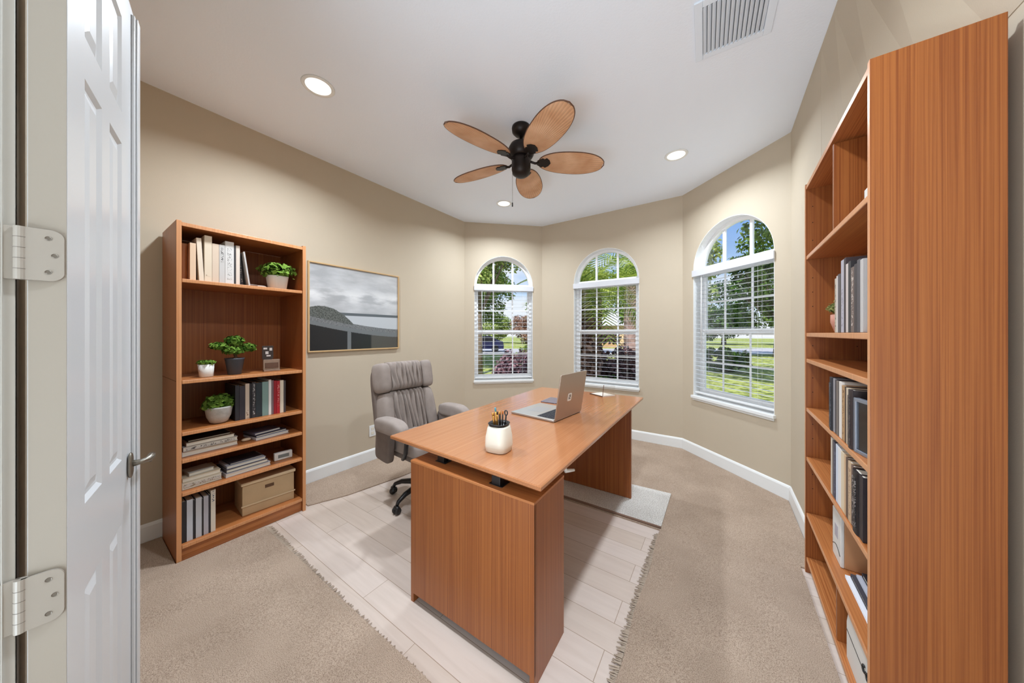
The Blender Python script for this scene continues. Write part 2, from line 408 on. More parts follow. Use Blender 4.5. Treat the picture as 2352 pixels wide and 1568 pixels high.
def window(idx, p, u, nrm, sc, blind_label, down=ZS + .03, sw2=.009, pitch=.056):
    M = frame_M(p, u, nrm)
    root = thing('window_%d' % idx, None, None, kind='structure')
    l, r = sc - RR, sc + RR
    # plastered reveal, white
    bm = nb(); t = .004
    box(bm, l, l + t, -.001, .14, ZS, ZSP, M); box(bm, r - t, r, -.001, .14, ZS, ZSP, M)
    arch_strip(bm, sc, RR - t, RR, -.001, .14, M)
    link('reveal', bm, M_white, root, smooth=False)
    # vinyl frame
    F0, F1 = .085, .135; w = .038
    bm = nb()
    box(bm, l + t, l + w, F0, F1, ZS, ZSP + .0, M); box(bm, r - w, r - t, F0, F1, ZS, ZSP + .0, M)
    box(bm, l + w, r - w, F0, F1, ZS, ZS + .05, M)
    arch_strip(bm, sc, RR - w, RR - t, F0, F1, M)
    box(bm, l + t, r - t, F0 - .015, F1, ZSP - .035, ZSP + .03, M)
    link('window_frame', bm, M_vinyl, root, bevel=.002)
    # sashes
    gx = [l + WW / 3, l + 2 * WW / 3]; mw = .010
    def sash(name, z0, z1, d0, d1, hz):
        bm = nb(); sw = .022
        box(bm, l + w, l + w + sw, d0, d1, z0, z1, M); box(bm, r - w - sw, r - w, d0, d1, z0, z1, M)
        box(bm, l + w + sw, r - w - sw, d0, d1, z1 - .035, z1, M); box(bm, l + w + sw, r - w - sw, d0, d1, z0, z0 + .035, M)
        for g in gx: box(bm, g - mw, g + mw, d0 + .008, d1 - .008, z0 + .035, z1 - .035, M)
        cuts = [l + w + sw] + [v for g in gx for v in (g - mw, g + mw)] + [r - w - sw]
        for a, b in zip(cuts[0::2], cuts[1::2]): box(bm, a, b, d0 + .009, d1 - .009, hz - mw, hz + mw, M)
        s = link(name, bm, M_vinyl, root, bevel=.0015)
        bm = nb(); dm = (d0 + d1) / 2
        box(bm, l + w + .005, r - w - .005, dm - .002, dm + .002, z0 + .01, z1 - .01, M)
        link('window_pane', bm, M_glass, s)
    sash('upper_sash', 1.335, ZSP - .036, .108, .132, 1.685)
    sash('lower_sash', ZS + .045, 1.395, .086, .107, 1.035)
    bm = nb()
    for g in gx:
        h = math.sqrt((RR - w) ** 2 - (g - sc) ** 2)
        box(bm, g - .013, g + .013, .10, .125, ZSP + .03, ZSP + h + .004, M)
    s = link('arch_muntins', bm, M_vinyl, root, bevel=.0015)
    bm = nb(); NA = 28
    for d in (.110, .114):
        vs = [bm.verts.new(T((sc - (RR - w) * math.cos(math.pi * k / NA), d, ZSP + (RR - w) * math.sin(math.pi * k / NA)), M)) for k in range(NA + 1)]
        bm.faces.new(vs)
    link('arch_pane', bm, M_glass, s)
    # sill
    bm = nb(); box(bm, l - .012, r + .012, -.028, .086, ZS - .028, ZS + .002, M)
    box(bm, l - .002, r + .002, -.012, 0, ZS - .05, ZS - .028, M)
    link('window_sill', bm, M_white, root, bevel=.004)
    # blind: valance, slats, wand
    bl = thing('window_blind', blind_label, 'blind', M @ Vector((sc, .03, ZS)), 0, 'white slatted blinds')
    Mi = Matrix.Translation(-Vector(bl.location)) @ M
    bm = nb(); box(bm, l - .006, r + .006, -.018, -.002, ZSP - .075, ZSP - .005, Mi)
    box(bm, l + .006, r - .006, -.002, .055, ZSP - .055, ZSP - .012, Mi)
    link('valance', bm, mat('valance_grey_white', rgb(214, 214, 218), .5), bl, bevel=.003)
    bm = nb(); z = ZSP - .095; k = 0; tilt = math.radians(0)
    while z > down + .03:
        dy = sw2; dz = math.sin(tilt) * dy
        x0, x1 = l + .010, r - .010
        vs = [(x0, .032 - dy, z - dz), (x1, .032 - dy, z - dz), (x1, .032, z + .002), (x0, .032, z + .002), (x0, .032 + dy, z + dz), (x1, .032 + dy, z + dz)]
        lo = [bm.verts.new(T(v, Mi)) for v in vs]; hi = [bm.verts.new(T((v[0], v[1], v[2] + .001), Mi)) for v in vs]
        for f in ((0, 1, 2, 3), (3, 2, 5, 4)):
            bm.faces.new([lo[i] for i in f][::-1]); bm.faces.new([hi[i] for i in f])
        for a, b in ((0, 1), (1, 2), (2, 5), (5, 4), (4, 3), (3, 0)): bm.faces.new([lo[a], lo[b], hi[b], hi[a]])
        z -= pitch
    link('slats', bm, mat('slat_grey_white', rgb(205, 208, 214), .5), bl)  # white slats, their backlit grey put into the colour
    bm = nb(); box(bm, l + .010, r - .010, .012, .052, down, down + .016, Mi)
    link('bottom_rail', bm, M_blind, bl, bevel=.002)
    bm = nb()
    for s in (l + .15, r - .15):
        for dd in (.009, .056): box(bm, s - .0006, s + .0006, dd - .0006, dd + .0006, down + .01, ZSP - .06, Mi)
    link('ladder_cord', bm, M_blind, bl)
    bm = nb(); tube(bm, [Mi @ Vector((l + .11, .0, ZSP - .06)), Mi @ Vector((l + .112, -.004, 1.15))], .004, 8)
    link('tilt_wand', bm, M_blind, bl, smooth=True)
    return root

p, u, nn, L = bay_wall('wall_bay_left', A, B, None, None, .579)
window(1, p, u, nn, .579, 'white slatted blind in the leftmost arched window, above the office chair')
p, u, nn, L = bay_wall('wall_bay_middle', B, Cc, None, None, .944)
window(2, p, u, nn, .944, 'white slatted blind in the middle arched window, behind the laptop')
p, u, nn, L = bay_wall('wall_bay_right', Cc, D, None, None, .595)
window(3, p, u, nn, .595, 'white slatted blind in the rightmost arched window, largest in view', sw2=.016, pitch=.046)
# outer corner posts closing the gaps between the bay panels
bm = nb()
for (x, y), h in ((A, 1), (B, 1), (Cc, 1), (D, 1)):
    d = (Vector((x, y)) - Vector((-1.3, 2.2))).normalized() * .10
    lathe(bm, [(.075, 0), (.075, ZC)], 10, cx=x + d.x, cy=y + d.y)
struct('trim_1', bm, M_wall)

# baseboards
def baseboard(name, a, b, inward, h=.125):
    a, b = Vector(a), Vector(b); uu = (b - a).normalized(); nv = Vector(inward).normalized()
    M = Matrix(((uu.x, nv.x, 0, a.x), (uu.y, nv.y, 0, a.y), (0, 0, 1, 0), (0, 0, 0, 1)))
    L = (b - a).length; bm = nb()
    prof = [(0, 0), (.014, 0), (.014, h - .018), (.009, h - .006), (.004, h), (0, h)]
    va = [bm.verts.new(T((-.003, y, z), M)) for y, z in prof]; vb = [bm.verts.new(T((L + .003, y, z), M)) for y, z in prof]
    bm.faces.new(va); bm.faces.new(vb[::-1])
    for i in range(len(prof)): bm.faces.new([va[i], va[(i + 1) % len(prof)], vb[(i + 1) % len(prof)], vb[i]])
    return struct(name, bm, M_white)
c45 = (.7071, -.7071)
baseboard('baseboard_left', (-3.06, -.04), A, (1, 0))
baseboard('baseboard_bay_left', A, B, (.69, -.72))
baseboard('baseboard_bay_middle', B, Cc, (0, -1))
baseboard('baseboard_bay_right', Cc, D, (-.69, -.72))
baseboard('baseboard_right', (.472, 3.287), (.472, 2.403), (-1, 0))
baseboard('baseboard_back', (-3.05, -.052), (-1.21, -.052), (0, 1))

# ------------------------------------------------------------------ open panelled door, casing and jamb
bm = nb()
box(bm, -1.135, -1.105, -.17, -.046, 0, 2.49)                        # jamb
box(bm, -1.105, -1.092, -.17, -.098, 0, 2.47)                        # stop
box(bm, -1.103, -1.0985, -.060, -.058, 0, 2.47)
box(bm, -1.205, -1.110, -.052, -.046, 0, 2.55)                       # casing on the room side
box(bm, -1.105, .55, -.17, -.046, 2.46, 2.49); box(bm, .52, .55, -.17, -.046, 0, 2.46)
struct('trim_2', bm, mat('jamb_paint', rgb(182, 177, 168), .4), bevel=.002)

P0 = Vector((-1.09, .01)); P1 = Vector((-1.692, .152)); du = (P1 - P0).normalized(); dn = Vector((du.y, -du.x))   # dn: facing the camera side
if dn.y < 0: dn = -dn
# local door frame: s along the leaf, d out of the visible face, z
MD = Matrix(((du.x, dn.x, 0, P0.x), (du.y, dn.y, 0, P0.y), (0, 0, 1, 0), (0, 0, 0, 1)))
door = thing('door_1', None, None, (P0.x, P0.y, 0), 0, kind='structure')
MDi = Matrix.Translation(-Vector((P0.x, P0.y, 0))) @ MD
DT = .045; DW = .605; DH = 2.43
cols = [(.10, .228), (.296, .424)]; rows = [(.20, .775), (.965, 1.925), (2.02, 2.31)]
bm = nb()
xs = [0, cols[0][0], cols[0][1], cols[1][0], cols[1][1], DW]; zs = [.012]
for a, b in rows: zs += [a, b]
zs.append(DH)
def q4(pts): bm.faces.new([bm.verts.new(T(v, MDi)) for v in pts])
for i in range(5):
    for j in range(7):
        x0, x1, z0, z1 = xs[i], xs[i + 1], zs[j], zs[j + 1]
        if i in (1, 3) and j in (1, 3, 5):
            rings = [(0, 0), (.010, -.007), (.018, -.007), (.040, -.0015)]
            for (a, da), (b, db) in zip(rings[:-1], rings[1:]):
                o_ = [(x0 + a, da, z0 + a), (x1 - a, da, z0 + a), (x1 - a, da, z1 - a), (x0 + a, da, z1 - a)]
                i_ = [(x0 + b, db, z0 + b), (x1 - b, db, z0 + b), (x1 - b, db, z1 - b), (x0 + b, db, z1 - b)]
                for k in range(4): q4([o_[k], o_[(k + 1) % 4], i_[(k + 1) % 4], i_[k]])
            b, db = rings[-1]
            q4([(x0 + b, db, z0 + b), (x1 - b, db, z0 + b), (x1 - b, db, z1 - b), (x0 + b, db, z1 - b)])
        else:
            q4([(x0, 0, z0), (x1, 0, z0), (x1, 0, z1), (x0, 0, z1)])
z0, z1 = zs[0], zs[-1]
q4([(0, -DT, z0), (DW, -DT, z0), (DW, -DT, z1), (0, -DT, z1)])
q4([(0, 0, z0), (0, -DT, z0), (0, -DT, z1), (0, 0, z1)]); q4([(DW, 0, z0), (DW, -DT, z0), (DW, -DT, z1), (DW, 0, z1)])
q4([(0, 0, z1), (DW, 0, z1), (DW, -DT, z1), (0, -DT, z1)]); q4([(0, 0, z0), (DW, 0, z0), (DW, -DT, z0), (0, -DT, z0)])
bmesh.ops.remove_doubles(bm, verts=bm.verts[:], dist=1e-5)
link('door_leaf', bm, M_door, door)
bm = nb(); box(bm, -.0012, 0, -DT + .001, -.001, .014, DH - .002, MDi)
link('door_edge', bm, mat('edge_beige', rgb(160, 150, 137), .5), door, label='beige hinge side edge')  # thin strip, darker and more beige than the door face
bm = nb(); box(bm, DW - .062, DW + .002, 0, .008, .012, DH - .02, MDi); box(bm, DW - .048, DW - .012, .008, .013, .012, DH - .02, MDi)
link('astragal', bm, M_door, door, bevel=.003)
# lever handle
Hs, Hz = .497, .925
bm = nb()
cushion(bm, .016, .006, .040, .7, .7, Matrix.Translation(Vector((0, 0, 0))) @ MDi @ Matrix.Translation((Hs, .006, Hz)))
hd = link('door_handle', bm, M_nickel, door, smooth=True)
bm = nb()
tube(bm, [MDi @ Vector(v) for v in [(Hs, .008, Hz + .004), (Hs, .030, Hz + .006), (Hs + .006, .042, Hz + .008), (Hs + .020, .047, Hz + .012), (Hs + .040, .046, Hz + .012), (Hs + .056, .042, Hz + .002), (Hs + .064, .040, Hz - .016)]],
     [.011, .008, .009, .010, .009, .007, .004], 12)
link('lever', bm, M_nickel, hd, smooth=True)
# hinges
for zc in (1.502, .835, .14, 2.22):
    bm = nb(); hh = .050
    tube(bm, [(0, 0, -hh), (0, 0, hh)], .0078, 16)
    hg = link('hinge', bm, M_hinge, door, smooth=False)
    hg.location = Vector((-1.0955, -.0405, zc)) - Vector((P0.x, P0.y, 0))
    bm = nb()
    for k in range(1, 5):
        z = -hh + 2 * hh * k / 5
        lathe(bm, [(.0081, z - .0005), (.0081, z + .0005)], 16)
    link('knuckle_joint', bm, mat('knuckle_line_dark', rgb(120, 112, 104), .6), hg)  # darker thin rings marking the knuckle joints
    # plate on the door edge: in the plane of the leaf's edge, running from the knuckle towards the visible face
    a = Vector((-1.0955, -.0405)) ; b = Vector((P0.x, P0.y)) - dn * .003
    ax = (b - a).normalized(); ay = Vector((ax.y, -ax.x))
    if ay.x < 0: ay = -ay
    Lp = (b - a).length
    rad = .016; poly = [(0, -hh), (Lp - rad, -hh)]
    for k in range(1, 9): th = -math.pi / 2 + k * math.pi / 16; poly.append((Lp - rad + rad * math.cos(th), -hh + rad + rad * math.sin(th)))
    for k in range(0, 9): th = k * math.pi / 16; poly.append((Lp - rad + rad * math.cos(th), hh - rad + rad * math.sin(th)))
    poly.append((0, hh))
    Mp = Matrix(((ax.x, 0, ay.x, 0), (ax.y, 0, ay.y, 0), (0, 1, 0, 0), (0, 0, 0, 1)))
    bm = nb(); prism(bm, poly, .000, .0055, Mp)
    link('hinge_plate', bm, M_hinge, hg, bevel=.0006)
    bm = nb()
    for s_, z_ in ((.030, .033), (.037, 0), (.030, -.033)):
        lathe(bm, [(.0018, .0056), (.0042, .0056), (.0042, .0062), (.0018, .0050)], 10, Mp @ Matrix.Translation((s_, z_, 0)))
    link('screw', bm, mat('screw_metal', rgb(120, 112, 102), .4, .5), hg)
    # plate on the jamb
    bm = nb(); box(bm, -.0092, -.004, -.0575, 0, -hh, hh)
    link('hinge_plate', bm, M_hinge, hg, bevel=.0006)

# ------------------------------------------------------------------ carpet and rugs
def carpet_mat(name, ca, cb, sc=230, bump=1.0):
    m = bpy.data.materials.new(name); m.use_nodes = True
    n = m.node_tree; p = n.nodes['Principled BSDF']; t = n.nodes.new('ShaderNodeTexCoord')
    q = n.nodes.new('ShaderNodeTexNoise'); q.inputs['Scale'].default_value = sc; q.inputs['Detail'].default_value = 3
    n.links.new(t.outputs['Object'], q.inputs[0])
    q2 = n.nodes.new('ShaderNodeTexNoise'); q2.inputs['Scale'].default_value = 3.0; q2.inputs['Detail'].default_value = 5
    n.links.new(t.outputs['Object'], q2.inputs[0])
    r = n.nodes.new('ShaderNodeValToRGB'); r.color_ramp.elements[0].position = .36; r.color_ramp.elements[1].position = .56
    r.color_ramp.elements[0].color = ca; r.color_ramp.elements[1].color = cb
    n.links.new(q.outputs[0], r.inputs[0])
    mx = n.nodes.new('ShaderNodeMix'); mx.data_type = 'RGBA'; mx.blend_type = 'MULTIPLY'; mx.inputs[0].default_value = 1
    r2 = n.nodes.new('ShaderNodeValToRGB'); r2.color_ramp.elements[0].position = .35; r2.color_ramp.elements[1].position = .65
    r2.color_ramp.elements[0].color = (.86, .85, .84, 1); r2.color_ramp.elements[1].color = (1, 1, 1, 1)
    n.links.new(q2.outputs[0], r2.inputs[0]); n.links.new(r.outputs[0], mx.inputs[6]); n.links.new(r2.outputs[0], mx.inputs[7])
    n.links.new(mx.outputs[2], p.inputs['Base Color']); p.inputs['Roughness'].default_value = .95
    p.inputs['Specular IOR Level'].default_value = .1
    bn = n.nodes.new('ShaderNodeBump'); bn.inputs['Strength'].default_value = bump; bn.inputs['Distance'].default_value = .006
    n.links.new(q.outputs[0], bn.inputs['Height']); n.links.new(bn.outputs[0], p.inputs['Normal'])
    return m
M_carpet = carpet_mat('beige_carpet', rgb(150, 128, 111), rgb(196, 174, 154), 330, .7)
M_rugw = carpet_mat('pale_wool_rug', rgb(190, 182, 174), rgb(232, 228, 222), 160)

def slab_grid(bm, poly_fn, x0, x1, y0, y1, nx, ny, z0, zf):
    vs = [[bm.verts.new((x0 + (x1 - x0) * i / nx + poly_fn(i / nx, j / ny)[0], y0 + (y1 - y0) * j / ny + poly_fn(i / nx, j / ny)[1], 0)) for j in range(ny + 1)] for i in range(nx + 1)]
    for col in vs:
        for v in col: v.co.z = zf(v.co.x, v.co.y)
    for i in range(nx):
        for j in range(ny): bm.faces.new([vs[i][j], vs[i + 1][j], vs[i + 1][j + 1], vs[i][j + 1]])
    edge = [vs[i][0] for i in range(nx + 1)] + [vs[nx][j] for j in range(1, ny + 1)] + [vs[i][ny] for i in range(nx - 1, -1, -1)] + [vs[0][j] for j in range(ny - 1, 0, -1)]
    low = [bm.verts.new((v.co.x, v.co.y, z0)) for v in edge]
    for k in range(len(edge)): bm.faces.new([edge[k], low[k], low[(k + 1) % len(edge)], edge[(k + 1) % len(edge)]])

bm = nb()
fit = [(-3.042, 1.09), (-2.66, 1.09), (-2.56, 1.35), (-2.48, 1.8), (-2.44, 2.304), (-.30, 2.304), (.385, 2.304), (.385, 2.395), (.456, 2.395), (.456, 3.28), (-.366, 4.072), (-2.212, 4.072), (-3.042, 3.286)]
prism(bm, fit, .0, .008)
tag(link('fitted_carpet', bm, carpet_mat('fitted_carpet_pile', rgb(154, 131, 113), rgb(196, 174, 154), 330, .7)), 'plain beige fitted carpet filling the window bay and the strip by the left wall', 'carpet')

rng = random.Random(5)
def fringe(name, root, a, b, out, n, ln):
    a, b = Vector(a), Vector(b); o2 = Vector(out).normalized(); uu = (b - a)
    bm = nb()
    for k in range(n):
        t = (k + rng.random() * .6) / n
        s = a + uu * t; l = ln * (.6 + .6 * rng.random()); sk = (rng.random() - .5) * .6 * l
        d1 = s + o2 * l * .5 + uu.normalized() * sk * .4; d2 = s + o2 * l + uu.normalized() * sk
        tube(bm, [(s.x, s.y, .011), (d1.x, d1.y, .008), (d2.x, d2.y, .0035)], [.0032, .003, .0015], 5)
    return link(name, bm, mat('fringe_yarn', rgb(176, 158, 140), .95), root, kind='stuff')
rug = thing('fringed_rug', 'sand coloured pile rug in front of the left bookcase, fringed along its far edge', 'rug', (0, 0, 0), 0, 'fringed sand rugs')
bm = nb(); zr_ = lambda x, y: .014 + .002 * math.sin(x * 7) * math.sin(y * 5)
slab_grid(bm, lambda a, b: (0, 0), -2.611, -.62, -.045, .80, 40, 24, .0005, zr_)
slab_grid(bm, lambda a, b: (0, 0), -3.042, -2.6112, -.03, .379, 10, 10, .0005, zr_)
link('rug_pile', bm, M_carpet, rug)
fringe('fringe', rug, (-2.60, .80), (-.62, .765), (0, 1), 330, .035)
rug2 = thing('fringed_rug', 'sand coloured pile rug before the right bookcase, fringed along its left edge', 'rug', (0, 0, 0), 0, 'fringed sand rugs')
bm = nb(); slab_grid(bm, lambda a, b: (.006 * math.sin(b * 25) * (1 - a), 0), -.335, .384, -.045, 2.302, 20, 70, .0005, lambda x, y: .016 + .002 * math.sin(x * 9 + 1) * math.sin(y * 4) + (.003 * math.exp(-((y - 2.27) / .03) ** 2)))
link('rug_pile', bm, M_carpet, rug2)
fringe('fringe', rug2, (-.332, .3), (-.330, 2.25), (-1, 0), 330, .036)
bm = nb(); slab_grid(bm, lambda a, b: (0, .10 * (a - .5) * (b - 0) * .5), -1.26, -.335, 2.325, 2.83, 20, 14, .009, lambda x, y: .018)
rw = link('wool_rug', bm, M_rugw); bm = nb(); tube(bm, [(-1.26, 2.322, .013), (-.9, 2.322, .013), (-.335, 2.322, .013)], .009, 8); link('binding', bm, mat('brown_binding', rgb(128, 100, 84), .9), rw, smooth=True); tag(rw, 'small pale grey wool rug lying under the far leg of the desk', 'rug')

# ------------------------------------------------------------------ bookcases
def edgeband(o):
    for p in o.data.polygons:
        if p.normal.y < -.9: p.material_index = 1
    return o
def bookcase(label, loc, rz, Wd, Dp, H, shelves, th=.022, st=.022, floor_z=.09, plinth_mat=None, dividers=(), topth=.022):
    root = thing('bookcase', label, 'bookcase', loc, rz)
    for x in (0, Wd - th):
        bm = nb(); box(bm, x, x + th, 0, Dp, 0, H); edgeband(link('side_panel', bm, [WZ, WEDGE], root, bevel=.0015))
    bm = nb(); box(bm, th, Wd - th, .003, Dp - .008, H - .030, H - .030 + topth); edgeband(link('top_panel', bm, [WX, WEDGE], root, bevel=.001))
    bm = nb(); box(bm, th, Wd - th, Dp - .008, Dp, .02, H - .03); link('back_panel', bm, WZ, root)
    for z in list(shelves) + [floor_z]:
        bm = nb(); box(bm, th + .001, Wd - th - .001, .004, Dp - .009, z - st, z); edgeband(link('shelf', bm, [WX, WEDGE], root, bevel=.003))
    bm = nb(); box(bm, th, Wd - th, .025, .042, 0, floor_z - st); link('plinth', bm, plinth_mat or WX, root)
    for x, z0, z1 in dividers:
        bm = nb(); box(bm, x, x + .016, .01, Dp - .009, z0 + .0005, z1 - st - .0005); link('divider', bm, WZ, root, bevel=.001)
    return root
LB = (-2.615, .383)
lcase = bookcase('tall cherry wood bookcase with six shelves against the left wall', (LB[0], LB[1], 0), R_(90), .675, .424, 2.012, [1.672, 1.072, .765, .603, .408], floor_z=.10)
bm = nb(); box(bm, -.001, .0, .002, .42, 1.068, 1.070); link('panel_joint', bm, mat('joint_line', rgb(70, 38, 20), .8), lcase)
RB = (.401, 2.388); RZ = R_(-91.2)
rcase = bookcase('cherry wood bookcase along the right wall, its side panel closest to the viewer', (RB[0], RB[1], 0), RZ, .995, .243, 2.19,
                 [1.785, 1.352, 1.207, .932, .655, .340], floor_z=.09, plinth_mat=M_wall, dividers=[(.53, 1.785, 2.175), (.58, .09, .34)], th=.020)
# drilled shelf pin holes
bm = nb(); lathe(bm, [(.0025, 0), (.0025, .0006)], 8, Matrix.Rotation(R_(90), 4, 'Y'))
hole = link('pin_hole', bm, mat('hole_dark', rgb(50, 28, 16), .9), rcase)
for z in (1.87, 1.97, 2.06, 1.66, 1.58, 1.50, 1.28, 1.10, 1.02, .84, .76, .56, .48, .25):
    for y in (.03, .20):
        if (z, y) != (1.87, .03): h_ = hole.copy(); C.objects.link(h_); h_.parent = rcase; h_.location = (.0201, y, z)
hole.location = (.0201, .03, 1.87)

# helpers: local bookcase coordinates -> world
ML = Matrix.Translation((LB[0], LB[1], 0)) @ Matrix.Rotation(R_(90), 4, 'Z')
MR = Matrix.Translation((RB[0], RB[1], 0)) @ Matrix.Rotation(RZ, 4, 'Z')

# ------------------------------------------------------------------ books
_bc = {}
def cover(c, style=None):
    key = (c, style)
    if key in _bc: return _bc[key]
    m = bpy.data.materials.new('book_cover'); m.use_nodes = True; n = m.node_tree; p = n.nodes['Principled BSDF']
    p.inputs['Base Color'].default_value = rgb(*c); p.inputs['Roughness'].default_value = .5
    if style:
        t = n.nodes.new('ShaderNodeTexCoord'); q = n.nodes.new('ShaderNodeTexNoise'); q.inputs['Scale'].default_value = 95; q.inputs['Detail'].default_value = 2; q.inputs['Distortion'].default_value = 1.5
        n.links.new(t.outputs['Object'], q.inputs[0]); r = n.nodes.new('ShaderNodeValToRGB'); r.color_ramp.interpolation = 'CONSTANT'
        r.color_ramp.elements[0].color = rgb(*c); r.color_ramp.elements[1].color = rgb(*style); r.color_ramp.elements[1].position = .56
        n.links.new(q.outputs[0], r.inputs[0]); n.links.new(r.outputs[0], p.inputs['Base Color'])
    _bc[key] = m
    return m
def book(M, w, d, h, col, label, group, lean=0, lettering=None, cat='book', name='book', round_spine=False, base=None):
    """standing book: spine faces local -y, width along x, height z; M places its front-left-bottom corner"""
    root = thing(name, label, cat, (0, 0, 0), 0, group)
    root.matrix_world = M @ Matrix.Rotation(lean, 4, 'Y')
    t = min(.003, w * .18)
    m = cover(col)
    bm = nb()
    if round_spine:
        pts = [(w * .5 - w * .5 * math.cos(math.pi * k / 8), -.006 * math.sin(math.pi * k / 8)) for k in range(9)]
        prism(bm, [(0, t)] + pts + [(w, t)], 0, h)
    else: box(bm, 0, w, 0, t, 0, h)
    box(bm, 0, t, t, d, 0, h); box(bm, w - t, w, t, d, 0, h)
    link('cover', bm, m, root, bevel=.0006)
    bm = nb(); box(bm, t, w - t, t, d - .004, .003, h - .003); link('pages', bm, M_paper, root)
    if lettering:
        bm = nb(); z0, z1 = lettering[1:3]
        off = -.0072 if round_spine else -.0006
        box(bm, w * .24, w * .76, off, 0, h * z0, h * z1); link('spine_lettering', bm, cover(col, lettering[0]), root)
    return root
ordn = ['first', 'second', 'third', 'fourth', 'fifth', 'sixth', 'seventh', 'eighth', 'ninth', 'tenth', 'eleventh', 'twelfth']
def place_row(Mc, items, x, y, z, group, where, dirn=1):
    """items: (w, d, h, colour, colour word, lean, lettering, round)"""
    n = len(items)
    for i, it in enumerate(items):
        w, d, h, col, word = it[:5]
        lean = it[5] if len(it) > 5 else 0; let = it[6] if len(it) > 6 else None; rs = it[7] if len(it) > 7 else False
        yo = it[8] if len(it) > 8 else 0
        dx = 0
        if lean > 0: pass
        M = Mc @ Matrix.Translation((x, y + yo, z + .0008 + (w * math.sin(lean) if lean > 0 else 0)))
        if lean < 0:
            x += h * math.sin(-lean); M = Mc @ Matrix.Translation((x, y + yo, z + .0008))
        book(M, w, d, h, col, '%s, %s from the left, %s' % (word, ordn[i], where), group, lean, let, round_spine=rs)
        x += w * math.cos(lean) + .0012
    return x
K = (44, 42, 46)
# top shelf of the left bookcase
top = [(.030, .30, .225, (186, 116, 66), 'brown spined short book', 0, None, True, .06),
       (.026, .20, .225, (228, 196, 164), 'peach coloured book'),
       (.022, .20, .262, (232, 214, 192), 'cream book leaning slightly left', -.05, None),
       (.034, .22, .286, (226, 208, 184), 'tall beige book with two thin bands', 0, ((150, 128, 104), .12, .15)),
       (.032, .21, .244, (218, 196, 174), 'plain beige book'),
       (.027, .21, .245, (200, 196, 192), 'grey book with dark lettering', 0, ((60, 58, 60), .55, .92)),
       (.043, .22, .274, (216, 212, 208), 'wide pale grey book with lettering', 0, ((150, 146, 142), .1, .85)),
       (.008, .20, .255, (56, 54, 56), 'thin black book'),
       (.020, .21, .258, (220, 204, 190), 'narrow off-white book')]
GX = 'books on the top shelf of the left bookcase'
x = place_row(ML, top, .030, .035, 1.672, GX, 'top shelf of left bookcase')
book(ML @ Matrix.Translation((x + .012, .07, 1.6738)), .016, .20, .215, K, 'black book leaning against the pale row on the top left shelf', GX, lean=-.08, lettering=((150, 140, 130), .1, .6))
book(ML @ Matrix.Translation((x + .045, .035, 1.6738)), .009, .20, .225, (196, 190, 186), 'thin grey booklet, last and most tilted in the row on the top left shelf', GX, lean=-.13)
# third shelf
g3 = 'books on the third shelf of the left bookcase'
r3 = [(.020, .22, .235, (38, 38, 44), 'black hardback with a pale line'), (.030, .24, .228, (46, 44, 52), 'dark navy hardback'),
      (.022, .22, .240, (190, 172, 154), 'tan book with worn edge', 0, ((110, 84, 60), .02, .25)),
      (.012, .22, .238, (30, 30, 34), 'thin black book'), (.020, .23, .245, (52, 50, 54), 'black book with silver lettering', 0, ((190, 186, 182), .1, .95)),
      (.034, .23, .238, (36, 46, 52), 'dark slate hardback'), (.036, .22, .240, (120, 146, 140), 'sage green hardback'),
      (.016, .22, .252, (224, 218, 214), 'white book'), (.012, .22, .246, (120, 100, 104), 'thin mauve book'),
      (.018, .22, .240, (150, 24, 36), 'red book'), (.018, .22, .236, (172, 34, 44), 'bright red book with pale lettering', 0, ((220, 170, 160), .2, .9)),
      (.022, .22, .238, (216, 200, 180), 'cream book'), (.012, .21, .234, (70, 62, 66), 'thin charcoal book')]
ordn += ['thirteenth']
place_row(ML, r3, .276, .055, .765, g3, 'third shelf of left bookcase')
# bottom shelf binders
g6 = 'books on the bottom shelf of the left bookcase'
r6 = [(.020, .22, .245, (36, 36, 40), 'black binder', 0), (.026, .24, .245, (190, 192, 198), 'pale grey book'), (.010, .22, .236, (34, 34, 38), 'thin black book'),
      (.026, .24, .240, (186, 186, 190), 'light grey book'), (.006, .22, .23, (40, 38, 40), 'very thin black book'), (.022, .24, .236, (170, 166, 172), 'mid grey book'), (.008, .22, .24, (42, 40, 44), 'narrow black folder'),
      (.022, .24, .262, (212, 200, 184), 'tall cream book with dark top', 0, ((60, 70, 96), .72, .98))]
place_row(ML, r6, .026, .03, .10, g6, 'bottom shelf of left bookcase')

def flat_book(Mc, x, y, z, w, d, h, col, label, group, rz=0, lettering=None, cat='book', name='book'):
    """book lying flat: width along x, depth along y, thickness h"""
    root = thing(name, label, cat, (0, 0, 0), 0, group)
    root.matrix_world = Mc @ Matrix.Translation((x, y, z + .0008)) @ Matrix.Rotation(rz, 4, 'Z')
    t = min(.0028, h * .2); m = cover(col)
    bm = nb(); box(bm, 0, w, 0, d, 0, t); box(bm, 0, w, 0, d, h - t, h); box(bm, 0, t, 0, d, t, h - t)
    link('cover', bm, m, root, bevel=.0005)
    bm = nb(); box(bm, t, w - .003, .003, d - .003, t, h - t); link('pages', bm, M_paper, root)
    if lettering:
        bm = nb(); box(bm, w * .05, w * .95, -.0004, .003, h * .25, h * .7); link('edge_lettering', bm, cover((206, 200, 192), lettering), root)
    return root
gs = 'books lying flat on the left bookcase'
Z = .603
flat_book(ML, .032, .06, Z, .262, .20, .030, (206, 202, 200), 'thick white book, bottom of the stack at the left of the fourth shelf', gs, .05)
flat_book(ML, .036, .055, Z + .031, .255, .20, .026, (176, 170, 164), 'grey book with dotted edge, middle of the left stack on the fourth shelf', gs, .03, (70, 66, 66))
flat_book(ML, .050, .06, Z + .058, .225, .18, .020, (196, 180, 160), 'tan book, third up in the left stack on the fourth shelf', gs, .02)
